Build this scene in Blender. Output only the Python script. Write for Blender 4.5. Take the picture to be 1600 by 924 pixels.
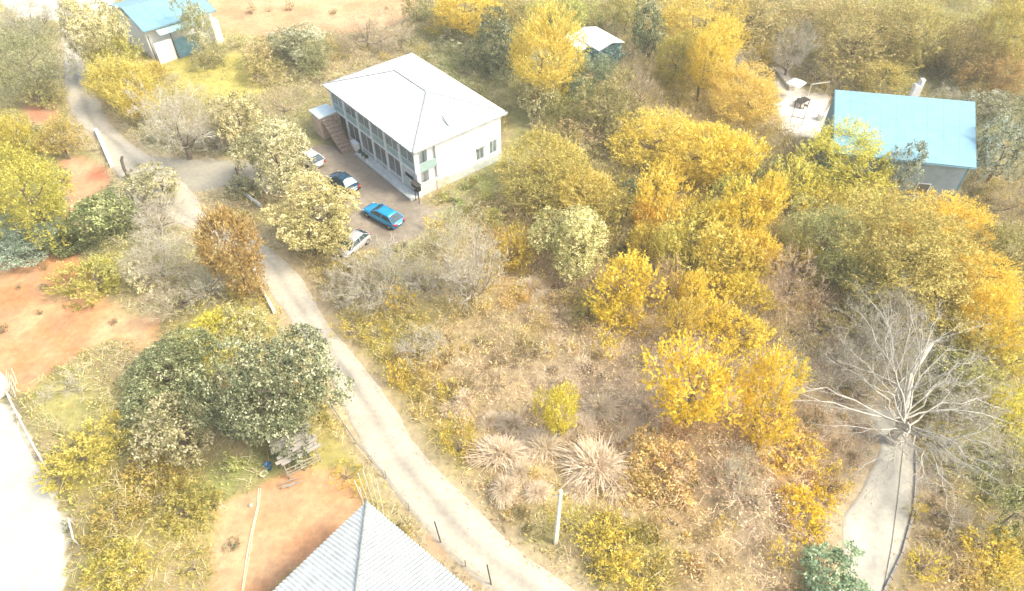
import bpy, bmesh, math, random
import numpy as np
from mathutils import Vector, Matrix, noise
for o in list(bpy.data.objects): bpy.data.objects.remove(o)
R = math.radians
S = bpy.context.scene
COL = S.collection
# ------------------------------------------------------------------ camera, sky, sun, exposure
PITCH, FPX, CAMH = 45.0, 1067.0, 44.0
cam = bpy.data.objects.new('camera', bpy.data.cameras.new('camera')); COL.objects.link(cam)
cam.location = (0, 0, CAMH); cam.rotation_euler = (R(90-PITCH), 0, 0)
cam.data.sensor_width = 36; cam.data.lens = 36*FPX/1600; cam.data.clip_end = 6000; cam.data.clip_start = .5
S.camera = cam
SUN_EL, SUN_AZ = 48.0, 105.0           # azimuth clockwise from +Y
W = bpy.data.worlds.new("World"); S.world = W; W.use_nodes = True
nt = W.node_tree; bg = nt.nodes['Background']
sky = nt.nodes.new('ShaderNodeTexSky'); sky.sky_type = 'NISHITA'; sky.sun_disc = False
sky.sun_elevation = R(SUN_EL); sky.sun_rotation = R(SUN_AZ); sky.air_density = 1.0; sky.dust_density = 5.0; sky.ozone_density = 1.0
nt.links.new(sky.outputs[0], bg.inputs[0]); bg.inputs[1].default_value = 0.15
sl = bpy.data.lights.new('sun', 'SUN'); sl.energy = 1.5; sl.angle = R(14.0); sl.color = (1, .95, .78)
sun = bpy.data.objects.new('sun', sl); COL.objects.link(sun)
sd = Vector((math.sin(R(SUN_AZ))*math.cos(R(SUN_EL)), math.cos(R(SUN_AZ))*math.cos(R(SUN_EL)), math.sin(R(SUN_EL))))
sun.rotation_euler = sd.to_track_quat('Z', 'Y').to_euler()
S.view_settings.view_transform = 'Standard'; S.view_settings.look = 'None'
S.view_settings.gamma = 1; S.view_settings.exposure = 1.38
# ------------------------------------------------------------------ where a sight line of the survey photo meets height z
cp, sp = math.cos(R(PITCH)), math.sin(R(PITCH))
def P(px, py, z=0.0):
    a = (px-800)/FPX; b = (py-462)/FPX
    d = (a, cp-b*sp, -sp-b*cp)
    t = (z-CAMH)/d[2]
    return Vector((d[0]*t, d[1]*t, z))
def proj(v):
    x, y, z = v[0], v[1], v[2]-CAMH
    dep = y*cp-z*sp; up = y*sp+z*cp
    return 800+FPX*x/dep, 462-FPX*up/dep
def mpp(px, py, z=0):                    # metres per pixel there
    v = P(px, py, z); return (v.y*cp-(v.z-CAMH)*sp)/FPX
def lin(c):
    return tuple(((x/255)/12.92 if x <= 10 else ((x/255+.055)/1.055)**2.4) for x in c)
# ------------------------------------------------------------------ materials
def mat(name, rough=.8, metal=0., spec=.3):
    m = bpy.data.materials.new(name); m.use_nodes = True
    b = m.node_tree.nodes['Principled BSDF']
    b.inputs['Roughness'].default_value = rough; b.inputs['Metallic'].default_value = metal
    b.inputs['Specular IOR Level'].default_value = spec
    return m, m.node_tree, b
def noisy(name, c1, c2, scale=3., rough=.8, metal=0., spec=.3, bump=0., bscale=30., stretch=None, detail=6):
    m, t, b = mat(name, rough, metal, spec)
    tc = t.nodes.new('ShaderNodeTexCoord'); mp = t.nodes.new('ShaderNodeMapping')
    t.links.new(tc.outputs['Object'], mp.inputs[0])
    if stretch: mp.inputs['Scale'].default_value = stretch
    n = t.nodes.new('ShaderNodeTexNoise'); n.inputs['Scale'].default_value = scale; n.inputs['Detail'].default_value = detail
    n.inputs['Roughness'].default_value = .65
    t.links.new(mp.outputs[0], n.inputs['Vector'])
    r = t.nodes.new('ShaderNodeValToRGB'); r.color_ramp.elements[0].position = .35; r.color_ramp.elements[1].position = .68
    r.color_ramp.elements[0].color = (*c1, 1); r.color_ramp.elements[1].color = (*c2, 1)
    t.links.new(n.outputs['Fac'], r.inputs[0]); t.links.new(r.outputs[0], b.inputs['Base Color'])
    if bump:
        n2 = t.nodes.new('ShaderNodeTexNoise'); n2.inputs['Scale'].default_value = bscale; n2.inputs['Detail'].default_value = 4
        t.links.new(mp.outputs[0], n2.inputs['Vector'])
        bp = t.nodes.new('ShaderNodeBump'); bp.inputs['Strength'].default_value = bump; bp.inputs['Distance'].default_value = .05
        t.links.new(n2.outputs['Fac'], bp.inputs['Height']); t.links.new(bp.outputs[0], b.inputs['Normal'])
    return m
def leafmat(name, cols, transl=.35):
    """colour runs through cols with the leaf's own random tone, times the plant's tint (object colour)"""
    m = bpy.data.materials.new(name); m.use_nodes = True; t = m.node_tree; t.nodes.clear()
    out = t.nodes.new('ShaderNodeOutputMaterial')
    at = t.nodes.new('ShaderNodeAttribute'); at.attribute_name = 'tone'
    r = t.nodes.new('ShaderNodeValToRGB')
    k = len(cols)
    while len(r.color_ramp.elements) < k: r.color_ramp.elements.new(.5)
    for i, c in enumerate(cols):
        r.color_ramp.elements[i].position = i/(k-1); r.color_ramp.elements[i].color = (*c, 1)
    t.links.new(at.outputs['Fac'], r.inputs[0])
    oi = t.nodes.new('ShaderNodeObjectInfo')
    mx = t.nodes.new('ShaderNodeMix'); mx.data_type = 'RGBA'; mx.blend_type = 'MULTIPLY'; mx.inputs[0].default_value = 1
    t.links.new(r.outputs[0], mx.inputs[6]); t.links.new(oi.outputs['Color'], mx.inputs[7])
    d = t.nodes.new('ShaderNodeBsdfDiffuse'); tr = t.nodes.new('ShaderNodeBsdfTranslucent'); ms = t.nodes.new('ShaderNodeMixShader')
    ms.inputs[0].default_value = transl
    for s in (d, tr): t.links.new(mx.outputs[2], s.inputs['Color'])
    t.links.new(d.outputs[0], ms.inputs[1]); t.links.new(tr.outputs[0], ms.inputs[2]); t.links.new(ms.outputs[0], out.inputs[0])
    return m
def colmat(name, rough=.9, transl=0., nscale=None, namp=.25):
    """takes its colour from the mesh's own colour attribute, with fine grain"""
    m = bpy.data.materials.new(name); m.use_nodes = True; t = m.node_tree; b = t.nodes['Principled BSDF']
    b.inputs['Roughness'].default_value = rough; b.inputs['Specular IOR Level'].default_value = .15
    at = t.nodes.new('ShaderNodeAttribute'); at.attribute_name = 'Col'
    src = at.outputs['Color']
    if nscale:
        tc = t.nodes.new('ShaderNodeTexCoord')
        acc = None
        for sc in (nscale, nscale*.13):
            n = t.nodes.new('ShaderNodeTexNoise'); n.inputs['Scale'].default_value = sc; n.inputs['Detail'].default_value = 8; n.inputs['Roughness'].default_value = .7
            t.links.new(tc.outputs['Object'], n.inputs['Vector'])
            mr = t.nodes.new('ShaderNodeMapRange'); mr.inputs[1].default_value = .3; mr.inputs[2].default_value = .7
            mr.inputs[3].default_value = 1-namp; mr.inputs[4].default_value = 1+namp
            t.links.new(n.outputs['Fac'], mr.inputs[0])
            mx = t.nodes.new('ShaderNodeMix'); mx.data_type = 'RGBA'; mx.blend_type = 'MULTIPLY'; mx.inputs[0].default_value = 1
            t.links.new(src, mx.inputs[6]); t.links.new(mr.outputs[0], mx.inputs[7]); src = mx.outputs[2]
            if acc is None: acc = n
        bp = t.nodes.new('ShaderNodeBump'); bp.inputs['Strength'].default_value = .4; bp.inputs['Distance'].default_value = .06
        t.links.new(acc.outputs['Fac'], bp.inputs['Height']); t.links.new(bp.outputs[0], b.inputs['Normal'])
    t.links.new(src, b.inputs['Base Color'])
    if transl:
        tr = t.nodes.new('ShaderNodeBsdfTranslucent'); ms = t.nodes.new('ShaderNodeMixShader'); ms.inputs[0].default_value = transl
        t.links.new(src, tr.inputs['Color']); t.links.new(b.outputs[0], ms.inputs[1]); t.links.new(tr.outputs[0], ms.inputs[2])
        t.links.new(ms.outputs[0], t.nodes['Material Output'].inputs[0])
    return m
LEAF = {
 'gold':  leafmat('gold_leaves',  [(.36,.31,.08), (.66,.53,.12), (.84,.69,.20), (.94,.84,.37)], .4),
 'olive': leafmat('olive_leaves', [(.18,.185,.08), (.32,.31,.13), (.46,.43,.19), (.60,.56,.30)], .35),
 'cream': leafmat('cream_leaves', [(.16,.16,.08), (.38,.36,.18), (.68,.63,.38), (.90,.85,.60)], .25),
 'dark':  leafmat('dark_leaves',  [(.07,.08,.045), (.15,.16,.09), (.28,.29,.17), (.60,.58,.40)], .15),
 'green': leafmat('green_leaves', [(.09,.13,.08), (.19,.24,.14), (.32,.37,.24), (.52,.55,.40)], .25),
 'rust':  leafmat('rust_needles', [(.22,.13,.045), (.38,.25,.08), (.52,.37,.13), (.66,.52,.24)], .3),
 'twig':  leafmat('twig_haze',    [(.26,.23,.15), (.40,.36,.25), (.54,.49,.36), (.68,.63,.49)], .2),
 'reed':  leafmat('dry_reed_blades', [(.54,.42,.28), (.72,.60,.45), (.85,.74,.58), (.92,.86,.74)], .3),
}
M = {
 'bark': noisy('bark', (.13,.10,.075), (.26,.22,.17), 6, .95, bump=.5),
 'palebark': noisy('pale_bark', (.40,.36,.28), (.66,.62,.52), 5, .9),
 'greybark': noisy('grey_bark', (.33,.31,.25), (.60,.57,.48), 5, .95),
 'roofwhite': noisy('white_roof_sheet', (.74,.76,.72), (.86,.86,.83), 1.2, .45, stretch=(1,1,1)),
 'hipgrey': noisy('grey_ridge_cap', (.20,.23,.21), (.34,.36,.33), 4, .5),
 'wallwhite': noisy('white_plaster', (.76,.77,.74), (.88,.88,.85), 1.5, .85),
 'plinth': noisy('pale_plinth', (.42,.46,.43), (.60,.63,.59), 2, .9),
 'peachwall': noisy('peach_plaster', (.52,.38,.30), (.70,.56,.46), 2, .9),
 'glass': noisy('veranda_glass', (.13,.18,.18), (.24,.30,.29), 1.2, .12, spec=.8),
 'darkglass': noisy('dark_glass', (.10,.11,.10), (.21,.21,.19), 1.0, .15, spec=.8),
 'teal': noisy('teal_parapet', (.25,.36,.33), (.36,.48,.45), 2, .6),
 'frame': noisy('white_frame', (.66,.70,.68), (.80,.83,.81), 3, .5),
 'blueroof': noisy('blue_roof_sheet', (.18,.35,.42), (.22,.40,.47), 1.0, .42, spec=.4),
 'bluewall': noisy('blue_wall', (.10,.22,.29), (.17,.31,.38), 1.5, .7),
 'greybluewall': noisy('grey_blue_wall', (.26,.34,.38), (.36,.44,.47), 1.2, .8),
 'cyanwall': noisy('cyan_wall', (.30,.52,.52), (.44,.62,.62), 2, .7),
 'greyroof': noisy('weathered_roof_sheet', (.42,.47,.47), (.60,.64,.63), 1.5, .5, stretch=(1,1,1)),
 'concrete': noisy('concrete', (.42,.39,.32), (.58,.54,.45), 1.5, .9, bump=.3),
 'step': noisy('brown_step', (.22,.17,.13), (.36,.29,.23), 4, .9),
 'wood': noisy('weathered_wood', (.22,.20,.17), (.42,.39,.33), 3, .9, stretch=(1,12,12)),
 'polewood': noisy('pale_pole', (.55,.50,.40), (.72,.67,.55), 3, .8),
 'darkmetal': noisy('dark_metal', (.04,.04,.04), (.10,.09,.08), 4, .6, metal=.3),
 'blackplastic': noisy('black_plastic', (.012,.014,.014), (.03,.03,.03), 4, .5),
 'whitepaint': noisy('white_paint', (.72,.72,.68), (.85,.85,.80), 3, .5),
 'tyre': noisy('tyre', (.015,.015,.015), (.03,.03,.03), 9, .9),
 'rim': noisy('rim', (.35,.35,.35), (.5,.5,.5), 9, .35, metal=.7),
 'carglass': noisy('car_glass', (.02,.05,.06), (.05,.09,.11), .7, .06, spec=1.),
 'paleglass': noisy('pale_car_glass', (.30,.42,.50), (.42,.52,.60), .7, .08, spec=1.),
 'lamp': noisy('lamp_lens', (.55,.58,.58), (.75,.75,.72), 9, .2),
 'redlamp': noisy('red_lens', (.35,.03,.02), (.5,.06,.04), 9, .2),
 'blueplastic': noisy('blue_plastic', (.02,.16,.34), (.04,.24,.46), 4, .4),
 'cable': noisy('cable', (.10,.08,.07), (.18,.15,.12), 4, .7),
 'stone': noisy('stone', (.40,.34,.26), (.62,.54,.42), 3, .95, bump=.4),
}
def paint(name, c):
    m, t, b = mat(name, .25, .25, .6); b.inputs['Base Color'].default_value = (*c, 1)
    b.inputs['Coat Weight'].default_value = .6
    n = t.nodes.new('ShaderNodeTexNoise'); n.inputs['Scale'].default_value = 3
    r = t.nodes.new('ShaderNodeMix'); r.data_type = 'RGBA'
    r.inputs[6].default_value = (*[x*.85 for x in c], 1); r.inputs[7].default_value = (*[min(1, x*1.12) for x in c], 1)
    t.links.new(n.outputs['Fac'], r.inputs[0]); t.links.new(r.outputs[2], b.inputs['Base Color'])
    return m
# ------------------------------------------------------------------ object helpers
def setp(o, label=None, cat=None, group=None, kind=None):
    if label: o['label'] = label
    if cat: o['category'] = cat
    if group: o['group'] = group
    if kind: o['kind'] = kind
    return o
def thing(name, label, cat, loc=(0,0,0), rz=0., group=None, scale=None):
    o = bpy.data.objects.new(name, None); COL.objects.link(o); o.location = loc; o.rotation_euler = (0,0,rz)
    o.empty_display_size = .2
    if scale: o.scale = scale
    return setp(o, label, cat, group)
def link(name, me, parent=None, m=None):
    if m is not None and not me.materials: me.materials.append(m)
    o = bpy.data.objects.new(name, me); COL.objects.link(o)
    if parent is not None: o.parent = parent
    return o
def npmesh(name, V, F, cols=None, tone=None, m=None, smooth=False):
    V = np.asarray(V, dtype=np.float32).reshape(-1, 3); F = np.asarray(F, dtype=np.int32)
    me = bpy.data.meshes.new(name); n, k = F.shape
    me.vertices.add(len(V)); me.vertices.foreach_set('co', V.ravel())
    me.loops.add(n*k); me.loops.foreach_set('vertex_index', F.ravel())
    me.polygons.add(n); me.polygons.foreach_set('loop_start', np.arange(0, n*k, k, dtype=np.int32))
    if smooth: me.polygons.foreach_set('use_smooth', np.ones(n, dtype=bool))
    me.update(calc_edges=True)
    if cols is not None:
        a = me.color_attributes.new('Col', 'FLOAT_COLOR', 'POINT')
        a.data.foreach_set('color', np.c_[cols, np.ones(len(cols))].astype(np.float32).ravel())
    if tone is not None:
        a = me.attributes.new('tone', 'FLOAT', 'POINT'); a.data.foreach_set('value', np.asarray(tone, np.float32))
    if m is not None: me.materials.append(m)
    return me
class MB:
    """collects solid shapes for one mesh"""
    def __init__(s): s.v = []; s.f = []
    def add(s, vs, fs):
        k = len(s.v); s.v += [tuple(v) for v in vs]; s.f += [tuple(i+k for i in f) for f in fs]; return s
    def box(s, x0, x1, y0, y1, z0, z1):
        return s.add([(x0,y0,z0),(x1,y0,z0),(x1,y1,z0),(x0,y1,z0),(x0,y0,z1),(x1,y0,z1),(x1,y1,z1),(x0,y1,z1)],
                     [(0,3,2,1),(4,5,6,7),(0,1,5,4),(1,2,6,5),(2,3,7,6),(3,0,4,7)])
    def hexa(s, bot, top):
        return s.add(list(bot)+list(top), [(3,2,1,0),(4,5,6,7),(0,1,5,4),(1,2,6,5),(2,3,7,6),(3,0,4,7)])
    def slab(s, quad, th):                    # a quad thickened against its normal
        q = [Vector(v) for v in quad]; n = (q[1]-q[0]).cross(q[-1]-q[0]).normalized()*th
        k = len(q)
        return s.add(q+[v-n for v in q], [tuple(range(k)), tuple(range(2*k-1, k-1, -1))]+[(i, i+k, (i+1) % k+k, (i+1) % k) for i in range(k)])
    def tube(s, pts, rad, n=6):
        pts = [Vector(p) for p in pts]; rs = rad if hasattr(rad, '__len__') else [rad]*len(pts)
        vs = []; fs = []
        for i, p in enumerate(pts):
            d = (pts[min(i+1, len(pts)-1)]-pts[max(i-1, 0)]).normalized()
            a = d.cross(Vector((0,0,1)) if abs(d.z) < .9 else Vector((1,0,0))).normalized(); b = d.cross(a)
            for j in range(n):
                t = 2*math.pi*j/n; vs.append(p+(a*math.cos(t)+b*math.sin(t))*rs[i])
        for i in range(len(pts)-1):
            for j in range(n): fs.append((i*n+j, i*n+(j+1) % n, (i+1)*n+(j+1) % n, (i+1)*n+j))
        fs.append(tuple(range(n-1, -1, -1))); fs.append(tuple((len(pts)-1)*n+j for j in range(n)))
        return s.add(vs, fs)
    def lathe(s, prof, n=14, c=(0,0,0)):
        vs = []; fs = []
        for r, z in prof:
            for j in range(n): t = 2*math.pi*j/n; vs.append((c[0]+r*math.cos(t), c[1]+r*math.sin(t), c[2]+z))
        for i in range(len(prof)-1):
            for j in range(n): fs.append((i*n+j, i*n+(j+1) % n, (i+1)*n+(j+1) % n, (i+1)*n+j))
        fs.append(tuple(range(n-1, -1, -1))); fs.append(tuple((len(prof)-1)*n+j for j in range(n)))
        return s.add(vs, fs)
    def mesh(s, name, m, smooth=False, bevel=0):
        me = bpy.data.meshes.new(name); me.from_pydata(s.v, [], s.f); me.update()
        if bevel or True:
            bm = bmesh.new(); bm.from_mesh(me); bmesh.ops.recalc_face_normals(bm, faces=bm.faces)
            if bevel: bmesh.ops.bevel(bm, geom=bm.edges[:], offset=bevel, segments=1, affect='EDGES')
            bm.to_mesh(me); bm.free()
        if smooth:
            for p in me.polygons: p.use_smooth = True
        me.materials.append(m); return me
    def build(s, name, m, parent=None, smooth=False, bevel=0): return link(name, s.mesh(name, m, smooth, bevel), parent)
# ------------------------------------------------------------------ zones of the ground
def W2(pts, z=0): return np.array([[P(x, y, z).x, P(x, y, z).y] for x, y in pts])
ROAD_L = [(70,-140),(78,-60),(88,0),(98,60),(101,100),(105,150),(122,190),(150,215),(172,255),(205,295),(255,335),(330,372),(392,402),(412,440),(455,500),(500,560),(531,620),(571,702),(626,780),(697,860),(765,924),(850,1010)]
ROAD_R = [(100,-140),(108,-60),(118,0),(124,60),(130,100),(150,150),(165,185),(205,225),(262,262),(300,300),(322,338),(385,368),(434,400),(473,440),(506,500),(555,560),(602,620),(653,702),(728,780),(808,860),(898,924),(1000,1010)]
LANE_L = [(222,292),(300,301),(372,288),(430,300)]
LANE_R = [(205,236),(262,247),(375,252),(440,262)]
R2_L = [(1354,640),(1378,690),(1361,741),(1321,812),(1322,886),(1330,924),(1320,1010)]
R2_R = [(1404,640),(1424,690),(1428,741),(1424,800),(1406,866),(1378,924),(1335,1010)]
Z_ROADS = [W2(ROAD_L+ROAD_R[::-1]), W2(LANE_L+LANE_R[::-1]), W2(R2_L+R2_R[::-1])]
Z = {   # name: (polygon in the survey photo, ground colour, edge softness m)
 'peach_field': ([(320,-60),(640,-60),(655,10),(625,40),(560,52),(470,48),(420,58),(350,52),(332,40)], (.46,.27,.14), 1.6),
 'peach_patch': ([(45,125),(85,128),(92,170),(88,190),(60,195),(38,180)], (.44,.20,.11), .8),
 'red_bank': ([(95,250),(128,242),(162,262),(168,285),(135,335),(98,345),(105,300)], (.42,.17,.09), .8),
 'red_bank_low': ([(70,355),(140,350),(150,372),(95,382)], (.36,.17,.09), .7),
 'red_terrace': ([(-150,402),(60,398),(125,402),(150,440),(190,490),(245,495),(235,540),(180,525),(120,548),(70,585),(35,610),(-150,600)], (.52,.25,.11), 1.2),
 'salmon_yard': ([(345,790),(400,762),(470,735),(525,735),(558,762),(560,800),(500,860),(420,930),(410,1010),(320,1010),(332,880)], (.52,.28,.14), .7),
 'house_yard': ([(470,232),(520,222),(560,235),(625,285),(662,318),(690,330),(655,372),(600,385),(535,395),(478,330),(470,270)], (.25,.215,.165), .6),
 'white_yard': ([(-250,620),(5,632),(22,655),(45,700),(62,735),(85,790),(100,815),(101,860),(93,924),(90,1020),(-250,1020)], (.78,.76,.66), .25),
 'pale_lot': ([(10,-90),(178,-90),(178,10),(160,35),(105,32),(30,28),(5,5)], (.72,.70,.60), 1.0),
 'court': ([(1205,105),(1225,108),(1262,146),(1296,146),(1300,235),(1262,215),(1228,210),(1215,160)], (.66,.62,.52), .6),
 'small_red': ([(668,842),(682,840),(694,862),(680,872)], (.45,.20,.13), .5),
 'front_apron': ([(190,40),(228,58),(245,74),(225,80),(196,62)], (.60,.58,.50), .8),
}
GRASS_AND_SHADE = [([(0,600),(18,622),(50,685),(84,746),(104,815),(118,850),(110,924),(93,924),(101,860),(100,815),(62,735),(22,655),(5,632)], (.17,.15,.10)),  # edge plants and shade beside the bright yard, painted as dark ground
         ([(235,80),(400,90),(420,150),(330,170),(260,130)], (.40,.35,.10)),
         ([(478,700),(520,672),(560,720),(600,780),(560,765),(500,740)], (.32,.29,.09)),
         ([(548,560),(600,590),(690,700),(760,790),(730,775),(640,680)], (.34,.30,.11)),
         ([(60,600),(130,600),(150,660),(110,690),(75,650)], (.36,.33,.12)),
         ([(1500,370),(1560,380),(1560,450),(1500,420)], (.26,.28,.10)),
         ([(790,150),(830,190),(840,260),(795,250)], (.30,.29,.12)),
         ([(440,370),(520,470),(560,540),(600,600),(570,590),(500,480)], (.33,.25,.11)),
         ([(275,500),(350,500),(390,490),(340,545),(280,540)], (.38,.34,.09))]
for k in Z: Z[k] = (W2(Z[k][0]), Z[k][1], Z[k][2])
GRASS_AND_SHADE = [(W2(g), c) for g, c in GRASS_AND_SHADE]
def sdist(X, Y, poly):
    """signed distance to a polygon (negative inside)"""
    d = np.full(X.shape, 1e9); ins = np.zeros(X.shape, bool); n = len(poly)
    for i in range(n):
        ax, ay = poly[i]; bx, by = poly[(i+1) % n]; ex, ey = bx-ax, by-ay
        t = np.clip(((X-ax)*ex+(Y-ay)*ey)/(ex*ex+ey*ey+1e-9), 0, 1)
        d = np.minimum(d, np.hypot(X-ax-t*ex, Y-ay-t*ey))
        c = ((ay > Y) != (by > Y)) & (X < ex*(Y-ay)/(ey+1e-12)+ax)
        ins ^= c
    return np.where(ins, -d, d)
rng0 = np.random.default_rng(7)
NG = rng0.random((64, 64))
def vnoise(X, Y, s, o=0):
    x = X/s+o*17.3; y = Y/s+o*9.1; xi = np.floor(x).astype(int); yi = np.floor(y).astype(int); fx = x-xi; fy = y-yi
    fx = fx*fx*(3-2*fx); fy = fy*fy*(3-2*fy)
    g = lambda a, b: NG[a % 64, b % 64]
    return (g(xi,yi)*(1-fx)+g(xi+1,yi)*fx)*(1-fy)+(g(xi,yi+1)*(1-fx)+g(xi+1,yi+1)*fx)*fy
def fbm(X, Y, s, o=0): return .5*vnoise(X, Y, s, o)+.3*vnoise(X, Y, s*.43, o+1)+.2*vnoise(X, Y, s*.19, o+2)
# colours the ground plants have from place to place (survey photo x, y -> leaf colour)
ANCH = [(50,100,(.40,.38,.20)),(180,110,(.52,.42,.10)),(300,110,(.46,.40,.14)),(460,60,(.42,.38,.20)),(560,70,(.50,.40,.27)),(730,110,(.36,.36,.20)),
 (880,200,(.40,.33,.14)),(950,200,(.36,.33,.18)),(1000,160,(.52,.40,.24)),(1080,180,(.58,.44,.18)),(1180,180,(.60,.43,.14)),(1160,90,(.44,.38,.26)),(1260,60,(.46,.40,.25)),(1380,60,(.46,.40,.18)),(1480,80,(.40,.33,.16)),(1580,60,(.46,.40,.14)),
 (1560,200,(.34,.34,.22)),(1540,330,(.48,.37,.20)),(1590,420,(.38,.33,.14)),(1240,200,(.52,.44,.28)),(1220,300,(.48,.36,.24)),(1240,450,(.52,.36,.25)),(1150,350,(.55,.42,.10)),(1000,350,(.40,.33,.12)),
 (830,330,(.48,.36,.16)),(800,420,(.58,.38,.18)),(700,340,(.46,.38,.20)),(620,440,(.42,.37,.24)),(570,470,(.46,.40,.16)),(640,520,(.50,.41,.16)),(760,530,(.54,.42,.20)),(900,500,(.55,.42,.25)),(1050,500,(.54,.40,.22)),
 (880,600,(.60,.47,.27)),(760,640,(.58,.44,.24)),(830,720,(.62,.46,.24)),(690,680,(.54,.40,.12)),(960,620,(.60,.46,.30)),(1000,760,(.72,.50,.22)),(1060,720,(.70,.44,.18)),(1130,760,(.58,.45,.28)),(1180,780,(.54,.42,.27)),(1080,870,(.60,.45,.22)),
 (960,860,(.54,.45,.12)),(880,860,(.44,.38,.14)),(790,800,(.50,.38,.18)),(1220,700,(.64,.42,.20)),(1290,640,(.56,.44,.30)),(1300,560,(.50,.42,.28)),(1430,560,(.40,.38,.24)),(1500,640,(.40,.37,.20)),(1500,520,(.42,.40,.18)),(1570,560,(.52,.42,.12)),(1580,680,(.42,.40,.12)),
 (1450,760,(.44,.34,.20)),(1520,800,(.50,.38,.16)),(1480,880,(.58,.42,.24)),(1560,900,(.54,.42,.10)),(1590,780,(.22,.24,.10)),(1320,700,(.52,.38,.22)),
 (40,250,(.42,.40,.12)),(150,340,(.24,.27,.14)),(50,370,(.28,.32,.20)),(260,360,(.46,.43,.30)),(290,440,(.48,.42,.26)),(180,440,(.46,.42,.20)),(340,480,(.44,.38,.14)),(330,540,(.46,.42,.10)),
 (120,640,(.48,.42,.20)),(60,640,(.44,.40,.16)),(140,700,(.50,.43,.14)),(200,780,(.42,.34,.12)),(280,780,(.40,.32,.13)),(160,860,(.46,.40,.12)),(260,880,(.42,.36,.12)),(350,740,(.36,.36,.16)),(120,890,(.48,.40,.12)),(310,850,(.46,.38,.12)),
 (440,460,(.50,.36,.14)),(540,560,(.42,.36,.14)),(240,560,(.40,.34,.16)),(620,600,(.54,.40,.10)),(640,790,(.46,.38,.20)),(600,770,(.44,.38,.18)),(720,870,(.44,.34,.20)),
 (130,210,(.46,.38,.18)),(210,230,(.38,.35,.20)),(330,250,(.40,.37,.20)),(460,330,(.44,.36,.18)),(720,310,(.38,.40,.18))]
AX = np.array([[P(a, b).x, P(a, b).y] for a, b, c in ANCH]); AC = np.array([np.array(c)*(np.array((1.04,1.07,1.10)) if (a > 690 and b > 480 and a < 1350) else np.array((1.0,1.13,.90)) if (a > 1000 and b < 160) else np.array((1.04,1.12,.88))) for a, b, c in ANCH])
def zcol(X, Y):
    X = X+(vnoise(X, Y, 4, 3)-.5)*5; Y = Y+(vnoise(X, Y, 4, 5)-.5)*5
    num = np.zeros((X.size, 3)); den = np.zeros(X.size); x = X.ravel(); y = Y.ravel()
    for (ax, ay), c in zip(AX, AC):
        s = 3+.05*ay
        w = 1/(((x-ax)**2+(y-ay)**2)/(s*s)+.15)**2.5
        num += w[:, None]*c; den += w
    return num/den[:, None]
def hardmask(X, Y):
    """distance to roads, yards and bare soil: >0 where plants grow"""
    d = np.full(X.shape, 1e9)
    for p in Z_ROADS: d = np.minimum(d, sdist(X, Y, p))
    for k in Z: d = np.minimum(d, sdist(X, Y, Z[k][0]))
    for b in BLD: d = np.minimum(d, sdist(X, Y, b))
    return d
# ------------------------------------------------------------------ building footprints (frames first, meshes later)
def frame_from(f, l, r, z):
    """f corner nearest, l and r corners of the eaves -> origin, unit u (to l), unit v (to r), lengths"""
    F_, L_, R_ = P(*f, z), P(*l, z), P(*r, z)
    u = (L_-F_); v = (R_-F_); lu, lv = u.length, v.length
    a = math.atan2(u.y, u.x); b = math.atan2(v.y, v.x); d = (a-b) % (2*math.pi); mid = b+d/2
    a2 = mid+math.pi/4; b2 = mid-math.pi/4
    return Vector((F_.x, F_.y, 0)), a2, b2, lu, lv
HZ = 6.0
hF, hA, hB, hLU, hLV = frame_from((645,240), (500,133), (795,177), HZ)
u_ = Vector((math.cos(hA), math.sin(hA), 0)); v_ = Vector((math.cos(hB), math.sin(hB), 0))
def HW(u, v, z=0): return hF+u_*u+v_*v+Vector((0,0,z))
BZ = 5.2
bF, bA, bB, bLU, bLV = frame_from((1302,238), (1305,141), (1525,262), BZ)
ub = Vector((math.cos(bA), math.sin(bA), 0)); vb = Vector((math.cos(bB), math.sin(bB), 0))
def BW(u, v, z=0): return bF+ub*u+vb*v+Vector((0,0,z))
GZ = 4.2
gF, gA, gB, gLU, gLV = frame_from((573,783), (740,924), (425,924), GZ)
ug = Vector((math.cos(gA), math.sin(gA), 0)); vg = Vector((math.cos(gB), math.sin(gB), 0))
TZ = 4.6
tF, tA, tB, tLU, tLV = frame_from((224,50), (178,8), (335,15), TZ)
SZ = 2.6
sF, sA, sB, sLU, sLV = frame_from((936,80), (893,54), (976,66), SZ)
def fp(Fp, a, b, lu, lv, m=0.):
    u = Vector((math.cos(a), math.sin(a), 0)); v = Vector((math.cos(b), math.sin(b), 0))
    return np.array([[q.x, q.y] for q in (Fp+u*m+v*m, Fp+u*(lu-m)+v*m, Fp+u*(lu-m)+v*(lv-m), Fp+u*m+v*(lv-m))])
gLU, gLV = 12.5, 11.5
tLU, tLV = 12.0, tLV
BLD = [fp(hF,hA,hB,hLU,hLV,.4), fp(bF,bA,bB,bLU,bLV,.4), fp(gF,gA,gB,gLU,gLV,.4), fp(tF,tA,tB,tLU,tLV,.4), fp(sF,sA,sB,sLU,sLV,.3),
       np.array([[HW(a,b).x, HW(a,b).y] for a, b in ((hLU-6,-2.2),(hLU+1.8,-2.2),(hLU+1.8,.4),(hLU-6,.4))])]
print('frames', [round(x,2) for x in (hLU,hLV,bLU,bLV,gLU,gLV,tLU,tLV,sLU,sLV)])
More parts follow.
